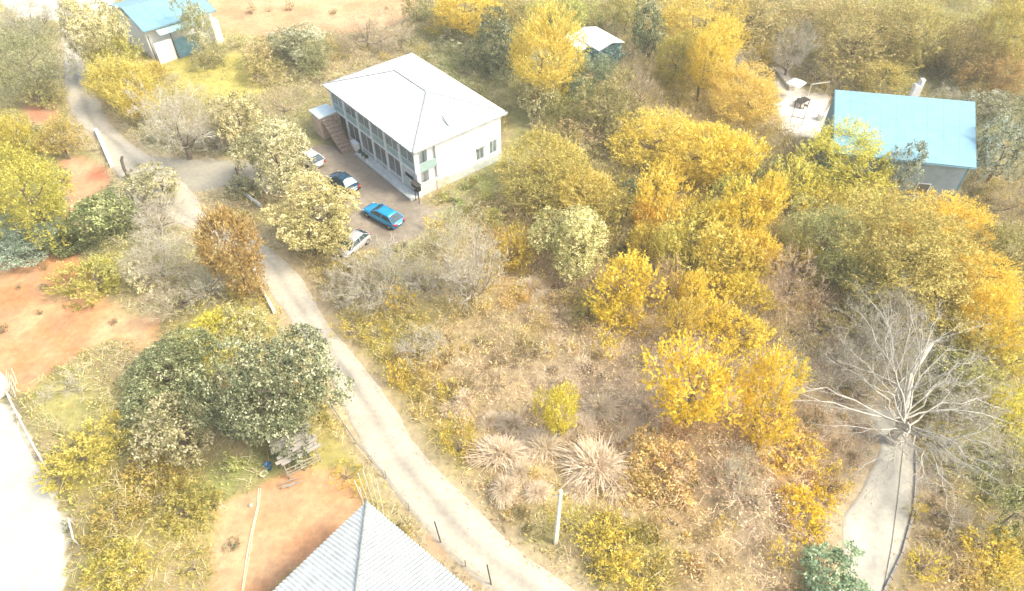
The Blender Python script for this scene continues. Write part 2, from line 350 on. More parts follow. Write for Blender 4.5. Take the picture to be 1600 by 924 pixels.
# ------------------------------------------------------------------ ground sheet
def gheight(X, Y, d=None):
    if d is None: d = hardmask(X, Y)
    return np.clip(d-.6, 0, 5)/5*(fbm(X, Y, 9, 4)*1.0)+np.clip(d-.2, 0, 1.2)*.05
def build_ground():
    fx = np.arange(-92, 92.1, .5); fy = np.arange(2, 128.1, .5)
    gx = np.r_[[-3000,-1500,-700,-350,-200,-140,-110], fx, [110,140,200,350,700,1500,3000]]
    gy = np.r_[[-1500,-600,-250,-120,-60,-30,-12], fy, [136,150,180,240,360,700,1500,3000]]
    X, Y = np.meshgrid(gx, gy); d = hardmask(X, Y); Hh = gheight(X, Y, d)-.02
    c = zcol(X, Y).reshape(X.shape+(3,))*.62
    mud = np.array((.34,.26,.16)); w = np.clip(fbm(X, Y, 3, 6)*1.6-.4, 0, .8)[..., None]; c = c*(1-w)+mud*w
    for g, gc in GRASS_AND_SHADE:
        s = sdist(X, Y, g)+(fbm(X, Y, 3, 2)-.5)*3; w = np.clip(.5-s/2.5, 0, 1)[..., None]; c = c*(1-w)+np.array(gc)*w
    # worn earth beside the road
    s = np.full(X.shape, 1e9)
    for p in Z_ROADS: s = np.minimum(s, sdist(X, Y, p))
    w = np.clip(1-(s-.1+(fbm(X,Y,2,1)-.5)*1.4)/1.6, 0, .85)[..., None]; c = c*(1-w)+np.array((.40,.33,.21))*w
    for k, (poly, zc, soft) in Z.items():
        s = sdist(X, Y, poly)+(fbm(X, Y, 2.2, 8)-.5)*soft*2.4
        w = np.clip(.5-s/soft, 0, 1)[..., None]
        v = (1+(fbm(X, Y, 5, 9)-.5)*(.5 if soft > .3 else .06))[..., None]
        zz = np.array(zc)*v
        if 'red' in k or 'peach' in k or 'salmon' in k:
            t = np.clip(fbm(X, Y, 4, 11)*2-.75, 0, .8)[..., None]; zz = zz*(1-t)+np.array((.54,.38,.22))*t
            if k == 'red_terrace':
                t = np.clip(fbm(X, Y, 3, 14)*3-1.75, 0, .8)[..., None]; zz = zz*(1-t)+np.array((.34,.21,.12))*t
        c = c*(1-w)+zz*w
    ny, nx = X.shape; I = np.arange(nx*ny).reshape(ny, nx)
    F = np.stack([I[:-1,:-1], I[:-1,1:], I[1:,1:], I[1:,:-1]], -1).reshape(-1, 4)
    me = npmesh('ground', np.stack([X, Y, Hh], -1), F, c.reshape(-1, 3), m=colmat('ground_soil', .95, 0, 1.8, .22), smooth=True)
    setp(link('ground', me), kind='structure')
build_ground()
# ------------------------------------------------------------------ roads (worn concrete ribbons with a real thickness)
ROADMAT = colmat('worn_concrete', .85, 0, 2.4, .13)
def ribbon(name, Lp, Rp, z, base, dark, seed, jag=.22):
    L = [P(*a) for a in Lp]; Rr = [P(*a) for a in Rp]
    rnd = random.Random(seed); n = 14; seg = []
    for i in range(len(L)-1):
        k = max(2, int((L[i+1]-L[i]).length/.5))
        def cr(A, t):
            p0, p1, p2, p3 = A[max(i-1,0)], A[i], A[i+1], A[min(i+2, len(A)-1)]
            return .5*((2*p1)+(p2-p0)*t+(2*p0-5*p1+4*p2-p3)*t*t+(3*p1-p0-3*p2+p3)*t**3)
        for j in range(k): t = j/k; seg.append((cr(L, t), cr(Rr, t)))
    seg.append((L[-1], Rr[-1]))
    V = []; C = []
    for q, (a, b) in enumerate(seg):
        ja = (noise.noise((q*.23, seed, 0))+.5*noise.noise((q*.9, seed, 3)))*jag; jb = (noise.noise((q*.23, seed, 9))+.5*noise.noise((q*.9, seed, 5)))*jag
        w = (b-a).length; d = (b-a).normalized(); a = a-d*ja; b = b+d*jb
        for j in range(n+1):
            t = j/n; p = a.lerp(b, t)
            zz = z+.03*(1-(2*t-1)**2)
            V.append((p.x, p.y, zz))
            wob = noise.noise((q*.06, seed, 1))*.10
            mid = math.exp(-((t-.5-wob)/.12)**2)*(.35+.65*max(0, noise.noise((q*.09, 4.2, seed))+.55))
            n2 = noise.noise((p.x*.35, p.y*.35, seed))*.5+.5
            f = min(1, mid*.75+max(0, n2-.55)*.7+(.15 if t in (0, 1) else .08 if j in (1, n-1) else 0))
            C.append([base[c]*(1-f)+dark[c]*f for c in range(3)])
    m = len(seg); F = []
    for q in range(m-1):
        for j in range(n): s0 = q*(n+1)+j; F.append((s0, s0+1, s0+n+2, s0+n+1))
    k0 = len(V)
    for q, (a, b) in enumerate(seg):                      # battered edges running out into the earth
        d = (b-a).normalized()
        for jj, sg in ((0, -1), (n, 1)):
            v = V[q*(n+1)+jj]; e = .16+.10*noise.noise((q*.8, sg*3., seed)); V.append((v[0]+d.x*sg*e, v[1]+d.y*sg*e, v[2]-.08)); C.append([a_*.5+b_*.5 for a_, b_ in zip(base, (.40,.33,.21))])
    for q in range(m-1):
        F.append((q*(n+1), (q+1)*(n+1), k0+2*(q+1), k0+2*q)); F.append((q*(n+1)+n, k0+2*q+1, k0+2*q+3, (q+1)*(n+1)+n))
    return setp(link(name, npmesh(name, V, F, C, m=ROADMAT)), kind='structure')
ribbon('road', ROAD_L, ROAD_R, .04, (.45,.415,.33), (.25,.235,.195), 3)
ribbon('side_lane', LANE_L, LANE_R, .02, (.34,.32,.25), (.26,.25,.20), 5, .05)
ribbon('concrete_road', R2_L, R2_R, .045, (.45,.43,.35), (.30,.29,.25), 8)
# slab of the bright yard lower left
wy = [P(*p) for p in [(5,632),(22,655),(45,700),(62,735),(85,790),(100,815),(101,860),(93,924),(90,1020),(-250,1020),(-250,620)]]
wm = MB().slab([(p.x, p.y, .06) for p in wy][::-1], .2)
setp(wm.build('yard_pavement', noisy('bright_concrete', (.42,.41,.34), (.54,.52,.44), .6, .9)), kind='structure')
# ------------------------------------------------------------------ the white two-storey house
def local(fn, root):                      # a frame function -> coordinates under an unrotated, unmoved root
    return lambda u, v, z=0: fn(u, v, z)-root.location
def fbox(mb, f, u0, u1, v0, v1, z0, z1):
    return mb.hexa([f(u0,v0,z0), f(u1,v0,z0), f(u1,v1,z0), f(u0,v1,z0)], [f(u0,v0,z1), f(u1,v0,z1), f(u1,v1,z1), f(u0,v1,z1)])
def white_house():
    t = thing('house', 'large white two-storey house with white hipped roof and glazed veranda along the car yard', 'house', hF)
    f = local(HW, t); O = .55; LU, LV = hLU, hLV            # O = eaves overhang
    # roof
    rise = 2.0; r0, r1 = LV/2, LU-LV/2
    A, B, C, D = f(0,0,HZ), f(LU,0,HZ), f(LU,LV,HZ), f(0,LV,HZ); E1, E2 = f(r0,LV/2,HZ+rise), f(r1,LV/2,HZ+rise)
    roof = MB()
    roof.slab([A,B,E2,E1][::-1], .07); roof.slab([A,E1,D][::-1], .07); roof.slab([B,C,E2][::-1], .07); roof.slab([C,D,E1,E2][::-1], .07)
    ro = roof.build('roof', M['roofwhite'], t)
    for a, b in ((A,E1),(D,E1),(B,E2),(C,E2),(E1,E2)):
        up = Vector((0,0,.05)); MB().tube([a+up, b+up], .11 if a is A else .06, 6).build('ridge_cap', M['hipgrey'], ro)
    for a, b in ((A,B),(A,D),(B,C),(C,D)):
        d = (b-a).normalized()*.05
        MB().tube([a+d+Vector((0,0,-.14)), b-d+Vector((0,0,-.14))], .055, 5).build('gutter', M['hipgrey'], ro)
    k = MB()                                     # standing seams running down the four faces
    for i in range(1, int(LU/1.05)):
        u = i*1.05
        for v0, sgn in ((0,1),(LV,-1)):
            h = min(u, LU-u, LV/2); a = f(u,v0,HZ+.02); b = f(u,v0+sgn*h*.985,HZ+rise*h/(LV/2)*.985+.02); k.tube([a, b], .022, 3)
    for i in range(1, int(LV/1.05)):
        v = i*1.05; h = min(v, LV-v)
        for u0, sgn in ((0,1),(LU,-1)):
            a = f(u0,v,HZ+.02); b = f(u0+sgn*h*.985,v,HZ+rise*h/(LV/2)*.985+.02); k.tube([a, b], .022, 3)
    k.build('roof_seams', M['roofwhite'], ro)
    zz = lambda u, v: HZ+rise*min(u, v, LU-u, LV-v)/(LV/2)
    pts = [f(.35,5.35,zz(.35,5.35)+.14), f(1.1,5.45,zz(1.1,5.45)+.14), f(1.3,5.3,zz(1.3,5.3)+.16), f(2.5,5.45,zz(2.5,5.45)+.3)]
    MB().tube(pts, [.05,.05,.10,.12], 7).build('flue_pipe', M['hipgrey'], ro)
    for (u0, v0, u1, v1) in ((LU-.25,3.2,LU-.25,5.4),(LU-.25,.8,LU-.25,2.2),(LU-.9,4.9,LU-1.2,6.2)):
        MB().slab([f(u0,v0,zz(u0,v0)+.05), f(u0-.14,v0,zz(u0,v0)+.06), f(u1-.14,v1,zz(u1,v1)+.06), f(u1,v1,zz(u1,v1)+.05)][::-1], .02).build('patch_strip', M['hipgrey'], ro)
    # body: solid walls on the right (v side at u=O), back and left; veranda on the long side v=O
    w = MB(); VD = 1.6                       # veranda depth
    fbox(w, f, O+.02, LU-O, LV-O-.3, LV-O, .0, HZ-.05)             # rear
    fbox(w, f, LU-O-.3, LU-O, O+VD, LV-O-.3, .0, HZ-.05)           # far end
    fbox(w, f, O+.3, LU-O-.3, O+VD, O+VD+.25, .9, HZ-.1)           # inner wall behind the veranda
    w.build('wall', M['wallwhite'], t)
    # big white right-hand wall with two real openings near the far end
    rw = MB(); V0 = O+2.5; V1 = LV-O; zt = HZ-.05
    wins = [(V1-3.5, V1-2.4, 1.2, 2.75), (V1-1.65, V1-.6, 1.3, 2.95)]
    fbox(rw, f, O, O+.3, V0, wins[0][0], .9, zt); fbox(rw, f, O, O+.3, wins[0][1], wins[1][0], .9, zt); fbox(rw, f, O, O+.3, wins[1][1], V1, .9, zt)
    for a, b, z0, z1 in wins: fbox(rw, f, O, O+.3, a, b, .9, z0); fbox(rw, f, O, O+.3, a, b, z1, zt)
    rw.build('wall', M['wallwhite'], t)
    for i, (a, b, z0, z1) in enumerate(wins):
        g = MB(); 
        for (a0, a1, c0, c1) in ((a,a+.08,z0,z1),(b-.08,b,z0,z1),(a+.08,b-.08,z0,z0+.08),(a+.08,b-.08,z1-.08,z1),((a+b)/2-.03,(a+b)/2+.03,z0+.08,z1-.08)): fbox(g, f, O+.06, O+.14, a0, a1, c0, c1)
        fr = g.build('window', M['frame'], t)
        for (a0, a1) in ((a+.08,(a+b)/2-.03),((a+b)/2+.03,b-.08)):
            q = MB(); fbox(q, f, O+.09, O+.11, a0, a1, z0+.08, z1-.08); q.build('pane', M['glass'], fr)
        q = MB(); fbox(q, f, O-.08, O+.06, a-.05, b+.05, z0-.10, z0-.03); q.build('sill', M['plinth'], fr)
        if i == 0:
            q = MB(); fbox(q, f, O-.25, O-.02, a, b, z1+.05, z1+.13); q.build('awning', M['hipgrey'], fr)
    q = MB(); fbox(q, f, O-.03, O+.3, O+3.9, V1-.0, 0, .87); q.build('plinth', M['plinth'], t)
    q = MB(); fbox(q, f, O-.04, O+.3, O+2.3, O+3.88, 0, 1.15); q.build('plinth', M['peachwall'], t)['label'] = 'bare peach-coloured foot of the white wall'
    # corner veranda: open recess with teal parapets
    q = MB(); fbox(q, f, O+.05, O+.2, O+.3, V0-.02, 2.9, 3.9); q.build('parapet', M['teal'], t)
    q = MB(); fbox(q, f, O+.05, O+.2, O+.3, V0-.02, 0, 1.5); q.build('plinth', M['plinth'], t)
    q = MB(); fbox(q, f, O+.9, O+1.9, O+VD-.03, O+VD, 3.2, 5.2); q.build('door', M['teal'], t)
    q = MB(); fbox(q, f, O+1.1, O+1.2, O+.25, O+VD-.04, 2.9, HZ-.1); fbox(q, f, O+1.1, O+1.2, O+.25, O+VD-.04, 0, 2.77); fbox(q, f, O+.35, O+.45, O+VD+.26, V0-.02, .9, HZ-.1); q.build('wall', M['wallwhite'], t)['label'] = 'white partition inside the corner veranda'
    q = MB(); fbox(q, f, O+.3, LU-O, O+.3, O+VD-.05, 2.78, 2.88); q.build('veranda_floor', M['plinth'], t)
    q = MB(); fbox(q, f, O-.06, O+.32, O-.06, O+.32, 0, zt); q.build('corner_post', M['frame'], t)
    q = MB(); q.tube([f(O+.02,O-.14,HZ-.2), f(O+.02,O-.14,3.0)], .08, 7); q.build('downpipe', M['frame'], t)
    # long glazed side: five bays, two storeys
    n = 6; us = [O+.3+(LU-2*O-.3)*i/n for i in range(n+1)]; bw = us[1]-us[0]
    for i in range(1, n+1):
        q = MB(); fbox(q, f, us[i]-.16, us[i]+.16, O-.05, O+.25, .0, zt); q.build('pillar', M['frame'], t)
    for i in range(n):
        a, b = us[i]+(.16 if i else .06), us[i+1]-.16
        q = MB(); fbox(q, f, a, b, O, O+.22, 2.75, 3.0); q.build('floor_beam', M['frame'], t)
        q = MB(); fbox(q, f, a, b, O, O+.2, zt-.3, zt); q.build('lintel', M['frame'], t)
        q = MB(); fbox(q, f, a, b, O+.06, O+.16, 3.0, 3.75); q.build('parapet', M['teal'], t)
        g = MB(); m = (a+b)/2
        fbox(g, f, m-.03, m+.03, O+.06, O+.12, 3.8, zt-.3); fbox(g, f, a, b, O+.06, O+.13, 3.75, 3.82)
        wf = g.build('window', M['frame'], t)
        for (c0, c1) in ((a,m-.03),(m+.03,b)):
            q = MB(); fbox(q, f, c0, c1, O+.08, O+.10, 3.82, zt-.3); q.build('pane', M['glass'], wf)
        if i == 0:                           # solid bay with a low dark slot
            q = MB(); fbox(q, f, a, b, O, O+.2, 0, 1.5); fbox(q, f, a, b, O, O+.2, 2.1, 2.75); fbox(q, f, a, a+.5, O, O+.2, 1.5, 2.1); fbox(q, f, b-.4, b, O, O+.2, 1.5, 2.1)
            q.build('wall', M['plinth'], t)
            q = MB(); fbox(q, f, a+.5, b-.4, O+.1, O+.13, 1.5, 2.1); q.build('slot_window', M['blackplastic'], t)
        elif i == n-1:                       # open doorway
            q = MB(); fbox(q, f, a, b, O+.5, O+.55, .2, 2.7); q.build('door', M['darkglass'], t)
        else:
            q = MB(); fbox(q, f, a, b, O, O+.2, 0, .55); q.build('plinth', M['plinth'], t)
            g = MB(); fbox(g, f, m-.03, m+.03, O+.05, O+.12, .6, 2.75); fbox(g, f, a, b, O+.05, O+.13, .55, .62)
            wf = g.build('window', M['frame'], t)
            for (c0, c1) in ((a,m-.03),(m+.03,b)):
                q = MB(); fbox(q, f, c0, c1, O+.07, O+.09, .62, 2.75); q.build('pane', M['darkglass'], wf)
    # terrace strip at the foot of the glazed side
    q = MB(); fbox(q, f, O+.1, LU-6.3, -.55, O-.06, 0, .22); q.build('terrace', M['plinth'], t)
    # outside stair: landing and nine steps running along the wall
    ul = LU-O
    q = MB(); fbox(q, f, ul-.9, ul+1.5, -1.9, O-.06, 2.85, 3.02); q.build('landing', noisy('pale_cyan_slab', (.58,.70,.68), (.72,.82,.79), 2, .7), t)
    q = MB(); fbox(q, f, ul-.7, ul+1.3, -1.7, O-.1, 0, 2.84); q.build('stair_wall', M['peachwall'], t)
    for i in range(9):
        u1 = ul-.95-i*.42; zt2 = 2.72-i*.29
        q = MB(); fbox(q, f, u1-.46, u1, -1.65, -.15, max(0, zt2-.34) if i < 8 else 0, zt2); q.build('step', M['step'], t)
    # flat cabinet by the door
    c = thing('cabinet', 'small white cabinet at the foot of the stair beside the dark doorway', 'cabinet', HW(LU-6.0,-.15,0)); cf = lambda u, v, z: HW(LU-6.0+u, -.15+v, z)-c.location
    q = MB(); fbox(q, cf, 0, 1.1, 0, .5, .05, .95); q.build('body', M['whitepaint'], c, bevel=.02)
    q = MB(); fbox(q, cf, -.04, 1.14, -.04, .54, .955, 1.0); q.build('top', M['frame'], c)
    b = thing('storage_box', 'black lidded box hung at the white corner post of the big house', 'box', HW(.1,-.25,1.55)); cf = lambda u, v, z: HW(.1+u, -.25+v, 1.55+z)-b.location
    q = MB(); fbox(q, cf, -.55, .5, -.05, .5, 0, .75); q.build('tub', M['blackplastic'], b, bevel=.04)
    q = MB(); fbox(q, cf, -.6, .55, -.1, .55, .755, .83); q.build('lid', M['darkmetal'], b, bevel=.02)
    q = MB(); q.tube([cf(-.3,-.08,.5), cf(-.1,-.16,.3), cf(.1,-.16,.5)], .03, 5); q.build('handle', M['frame'], b)
    q = MB(); q.tube([cf(-.3,.2,0), cf(-.3,.2,-1.55)], .05); q.tube([cf(.3,.2,0), cf(.3,.2,-1.55)], .05); q.build('bracket', M['darkmetal'], b)
    for i, (du, lb) in enumerate(((8.3,'white plaster pot on the terrace nearest the stair'),(7.6,'second pale pot on the terrace by the lower windows'),(6.9,'third pale pot on the terrace, farthest from the stair'))):
        p = thing('flower_pot', lb, 'pot', HW(LU-du-.2,-.25,.22), group='pots on the terrace of the white house')
        MB().lathe([(.10,0),(.17,.32),(.19,.34),(.14,.33)], 9).build('pot', M['whitepaint'], p)
        MB().lathe([(.12,.30),(.26,.42),(.2,.62),(.06,.75)], 7).build('plant', LEAF['green'], p)
white_house()
# ------------------------------------------------------------------ generic simple building
def frame(Fp, a, b):
    u = Vector((math.cos(a), math.sin(a), 0)); v = Vector((math.cos(b), math.sin(b), 0))
    return lambda uu, vv, z=0: u*uu+v*vv+Vector((0,0,z))
def blue_house():
    t = thing('house', 'long building under a plain pale blue metal roof, its left end wall dark blue', 'house', bF)
    LU, LV = bLU, bLV; rz = 1.0           # roof climbs away (u); the plan is slightly out of square
    q00, q01, q10, q11 = P(1302,240,BZ)-bF, P(1525,263,BZ)-bF, P(1305,141,BZ+rz)-bF, P(1523,160,BZ+rz)-bF
    def f(u, v, z=0):
        a, b = u/LU, v/LV; p = q00*(1-a)*(1-b)+q01*(1-a)*b+q10*a*(1-b)+q11*a*b; return Vector((p.x, p.y, z))
    n = 9
    ro = None
    for i in range(n):                        # roof sheets laid side by side
        a, b = LV*i/n, LV*(i+1)/n-.012
        q = MB().slab([f(0,a,BZ), f(LU,a,BZ+rz), f(LU,b,BZ+rz), f(0,b,BZ)], .06)
        if i % 1 == 0: q.slab([f(0,b-.03,BZ+.03), f(LU,b-.03,BZ+rz+.03), f(LU,b,BZ+rz+.03), f(0,b,BZ+.03)], .03)
        q.build('roof_sheet', M['blueroof'], t)
    for a in (-.03, LV+.03):
        MB().tube([f(-.02,a,BZ-.02), f(LU,a,BZ+rz-.02)], .06, 5).build('verge', M['bluewall'], t)
    MB().tube([f(-.05,0,BZ-.08), f(-.05,LV,BZ-.08)], .06, 5).build('gutter', M['bluewall'], t)
    w = MB(); w.hexa([f(.3,.05,0), f(LU-.05,.05,0), f(LU-.05,.3,0), f(.3,.3,0)], [f(.3,.05,BZ-.09), f(LU-.05,.05,BZ+rz-.11), f(LU-.05,.3,BZ+rz-.11), f(.3,.3,BZ-.09)])
    w.build('wall', M['bluewall'], t)['label'] = 'dark blue left end wall'
    w = MB(); w.hexa([f(.5,LV-.6,0), f(LU-.5,LV-.6,0), f(LU-.5,LV-.35,0), f(.5,LV-.35,0)], [f(.5,LV-.6,BZ-.05), f(LU-.5,LV-.6,BZ+rz-.2), f(LU-.5,LV-.35,BZ+rz-.2), f(.5,LV-.35,BZ-.05)])
    w.build('wall', M['bluewall'], t)
    w = MB(); fbox(w, f, .5, .75, .6, LV-.6, 0, BZ-.06); w.build('wall', M['greybluewall'], t)
    w = MB(); fbox(w, f, LU-.75, LU-.5, .6, LV-.6, 0, BZ+rz-.25); w.build('wall', M['greybluewall'], t)
    # white bay behind the verge on the left wall
    q = MB().slab([f(3.0,.02,2.2), f(4.4,.02,2.4), f(4.4,.02,4.6), f(3.5,.02,4.4)], .02); q.build('shutter', M['whitepaint'], t)
    for v0 in (LV*.45, LV*.68):
        g = MB(); fbox(g, f, .44, .5, v0, v0+1.3, 1.3, 2.6); wf = g.build('window', M['frame'], t)
        q = MB(); fbox(q, f, .42, .44, v0+.1, v0+1.2, 1.4, 2.5); q.build('pane', M['darkglass'], wf)
    # chimney behind
    c = thing('chimney', 'tall white chimney block standing behind the long blue roof', 'chimney', P(1408,196,0))
    zc = next(k*.1 for k in range(10,140) if proj(c.location+Vector((0,0,k*.1)))[1] < 132)
    MB().box(-.55,.35,-.3,.3,0,zc).build('stack', M['whitepaint'], c)
    MB().box(-.05,.35,-.3,.3,zc+.003,zc+.6).build('flue', M['whitepaint'], c)
blue_house()
def grey_house():
    t = thing('house', 'near house with weathered corrugated grey-white hipped roof at the bottom edge', 'house', gF)
    f = frame(gF, gA, gB); LU, LV = gLU, gLV; rise = 2.5
    r = LV/2; E1 = f(r,LV/2,GZ+rise); E2 = f(LU-r,LV/2,GZ+rise)
    def face(a, b, e0, e1, name):            # corrugated: ribs run up the slope from eave a->b
        a, b = Vector(a), Vector(b); L = (b-a).length; d = (b-a)/L
        nrm = (b-a).cross(e0-a).normalized(); nrm = nrm if nrm.z > 0 else -nrm
        perp = nrm.cross(d); perp = perp if perp.z > 0 else -perp
        ha = (e0-a).dot(d); hb = (e1-a).dot(d); top = (e0-a).dot(perp)
        V = []; F = []; step = .0625; n = int(L/step); sheets = []
        for i in range(n+1):
            s = i*L/n; h = top*min(1, s/max(ha,1e-6), (L-s)/max(L-hb,1e-6)); z = .045*math.cos(s/.25*2*math.pi)
            V.append(a+d*s+nrm*z); V.append(a+d*s+perp*max(h,.001)+nrm*z)
        F = [(2*i, 2*i+1, 2*i+3, 2*i+2) for i in range(n)]
        # individual sheets about 0.88 m wide
        k = int(.88/(L/n)); out = []
        for s0 in range(0, n, k):
            s1 = min(n, s0+k); q = MB(); vs = [v+nrm*(.006*((s0//k) % 2)) for v in V[2*s0:2*s1+2]]; m = len(vs)//2
            q.add(vs+[v-nrm*.02 for v in vs], [(2*i,2*i+1,2*i+3,2*i+2) for i in range(m-1)]+[(2*m+2*i,2*m+2*i+2,2*m+2*i+3,2*m+2*i+1) for i in range(m-1)]+[(2*i,2*i+2,2*m+2*i+2,2*m+2*i) for i in range(m-1)])
            me = bpy.data.meshes.new('roof_sheet'); me.from_pydata(q.v, [], q.f); me.update(); me.materials.append(name)
            link('roof_sheet', me, t)
    A, B, C, D = f(0,0,GZ), f(LU,0,GZ), f(LU,LV,GZ), f(0,LV,GZ)
    sunlit_tone = sheetmat('sunlit_tone_corrugated_sheet', (.34,.37,.35), (.47,.50,.47)); shaded_tone = sheetmat('shaded_tone_corrugated_sheet', (.50,.52,.48), (.68,.70,.66))  # same sheet twice: sunlit faces darkened, shaded faces lightened, light evened by colour
    face(A, B, E1, E2, sunlit_tone); face(A, D, E1, E1, shaded_tone); face(D, C, E1, E2, shaded_tone); face(B, C, E2, E2, sunlit_tone)
    for a, b in ((A,E1),(D,E1),(B,E2),(C,E2),(E1,E2)): MB().tube([a+Vector((0,0,.04)), b+Vector((0,0,.04))], .09, 7).build('ridge_cap', M['hipgrey'], t)
    w = MB(); o = .6
    fbox(w, f, o, LU-o, o, o+.25, 0, GZ-.08); fbox(w, f, o, o+.25, o+.25, LV-o, 0, GZ-.08); fbox(w, f, o+.25, LU-o, LV-o-.25, LV-o, 0, GZ-.08); fbox(w, f, LU-o-.25, LU-o, o+.25, LV-o-.25, 0, GZ-.08)
    w.build('wall', M['wallwhite'], t)
    for uu in (2.5, 6, 9.2):
        g = MB(); fbox(g, f, uu, uu+1.2, o-.05, o-.003, 1.2, 2.6); wf = g.build('window', M['frame'], t)
        q = MB(); fbox(q, f, uu+.1, uu+1.1, o-.07, o-.052, 1.3, 2.5); q.build('pane', M['darkglass'], wf)
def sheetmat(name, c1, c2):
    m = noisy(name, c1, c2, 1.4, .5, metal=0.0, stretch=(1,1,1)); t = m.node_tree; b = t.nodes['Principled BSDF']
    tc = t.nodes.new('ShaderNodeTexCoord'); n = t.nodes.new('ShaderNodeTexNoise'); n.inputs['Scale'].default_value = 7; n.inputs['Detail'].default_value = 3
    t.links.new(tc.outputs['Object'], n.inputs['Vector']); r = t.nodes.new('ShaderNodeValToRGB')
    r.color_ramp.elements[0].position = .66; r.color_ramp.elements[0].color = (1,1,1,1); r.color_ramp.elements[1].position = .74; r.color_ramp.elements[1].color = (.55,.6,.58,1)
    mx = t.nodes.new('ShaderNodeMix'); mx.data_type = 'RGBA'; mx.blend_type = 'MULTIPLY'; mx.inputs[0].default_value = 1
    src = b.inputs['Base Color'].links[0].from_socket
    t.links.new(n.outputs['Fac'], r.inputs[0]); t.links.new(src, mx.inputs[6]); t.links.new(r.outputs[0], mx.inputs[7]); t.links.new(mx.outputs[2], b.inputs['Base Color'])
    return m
grey_house()
def top_house():
    t = thing('house', 'house with pale blue roof and white walls at the upper left edge', 'house', tF)
    f = frame(tF, tA, tB); LU, LV = tLU, tLV; n = 8
    for i in range(n):
        a, b = LV*i/n, LV*(i+1)/n-.012
        q = MB().slab([f(0,a,TZ), f(LU*.5,a,TZ+1.3), f(LU*.5,b,TZ+1.3), f(0,b,TZ)], .06); q.slab([f(LU*.5+.01,a,TZ+1.3), f(LU,a,TZ), f(LU,b,TZ), f(LU*.5+.01,b,TZ+1.3)], .06)
        q.build('roof_sheet', M['blueroof'], t)
    MB().tube([f(-.03,0,TZ-.06), f(-.03,LV,TZ-.06)], .07, 5).build('gutter', M['bluewall'], t)
    MB().tube([f(0,-.03,TZ-.02), f(LU*.5,-.03,TZ+1.28), f(LU,-.03,TZ-.02)], .07, 5).build('verge', M['bluewall'], t)
    MB().tube([f(0,LV+.03,TZ-.02), f(LU*.5,LV+.03,TZ+1.28), f(LU,LV+.03,TZ-.02)], .07, 5).build('verge', M['bluewall'], t)
    w = MB(); fbox(w, f, 1.2, 1.45, .6, LV-.6, 0, TZ+.2); fbox(w, f, 1.2, LU-.6, .35, .6, 0, TZ-.08); fbox(w, f, LU-.85, LU-.6, .6, LV-.6, 0, TZ-.08); fbox(w, f, 1.2, LU-.6, LV-.6, LV-.35, 0, TZ-.08)
    w.build('wall', M['wallwhite'], t)
    q = MB(); q.slab([f(-.9,1.6,TZ-.75), f(.1,1.6,TZ-.35), f(.1,LV*.66,TZ-.35), f(-.9,LV*.66,TZ-.75)], .05); q.build('porch_roof', M['cyanwall'], t)
    q = MB(); fbox(q, f, -.5, -.35, 3.2, LV*.66, 0, 2.6); q.build('porch_screen', M['bluewall'], t)
    q = MB(); fbox(q, f, -.5, -.3, .5, 2.9, 0, 2.9); q.build('porch_wall', M['wallwhite'], t)
    for vv in (.15, 3.05):
        MB().tube([f(-.55,vv,0), f(-.55,vv,TZ-.5)], .06, 6).build('porch_post', M['darkmetal'], t)
    for vv in (LV-1.2,):
        q = MB(); fbox(q, f, -.2, 1.2, vv, vv+1.0, 0, 3.3); q.build('store', M['whitepaint'], t)
top_house()
def shed():
    t = thing('shed', 'small shed with bright white roof half hidden in trees, top centre', 'shed', sF)
    f = frame(sF, sA, sB); LU, LV = sLU, sLV
    q = MB()
    q.slab([f(0,0,SZ), f(LU,0,SZ), f(LU,LV/2,SZ+.5), f(0,LV/2,SZ+.5)][::-1], .05); q.slab([f(0,LV/2+.01,SZ+.5), f(LU,LV/2+.01,SZ+.5), f(LU,LV,SZ), f(0,LV,SZ)][::-1], .05)
    q.build('roof', M['roofwhite'], t)
    q = MB(); q.slab([f(LU*.35,-1.2,SZ-.5), f(LU+.6,-1.2,SZ-.5), f(LU+.6,-.03,SZ-.12), f(LU*.35,-.03,SZ-.12)][::-1], .05); q.build('lean_to_roof', M['roofwhite'], t)
    w = MB(); fbox(w, f, .3, LU-.3, .3, .5, 0, SZ-.06); fbox(w, f, .3, .5, .5, LV-.3, 0, SZ-.06); fbox(w, f, LU-.5, LU-.3, .5, LV-.3, 0, SZ-.06); fbox(w, f, .5, LU-.5, LV-.5, LV-.3, 0, SZ-.06)
    w.build('wall', M['cyanwall'], t)
    w = MB(); fbox(w, f, LU*.5, LU+.4, -1.0, .27, 0, SZ-.6); w.build('lean_to', M['cyanwall'], t)
    q = MB(); fbox(q, f, .24, .297, 1.2, 2.1, .1, 2.1); q.build('door', M['bluewall'], t)
shed()
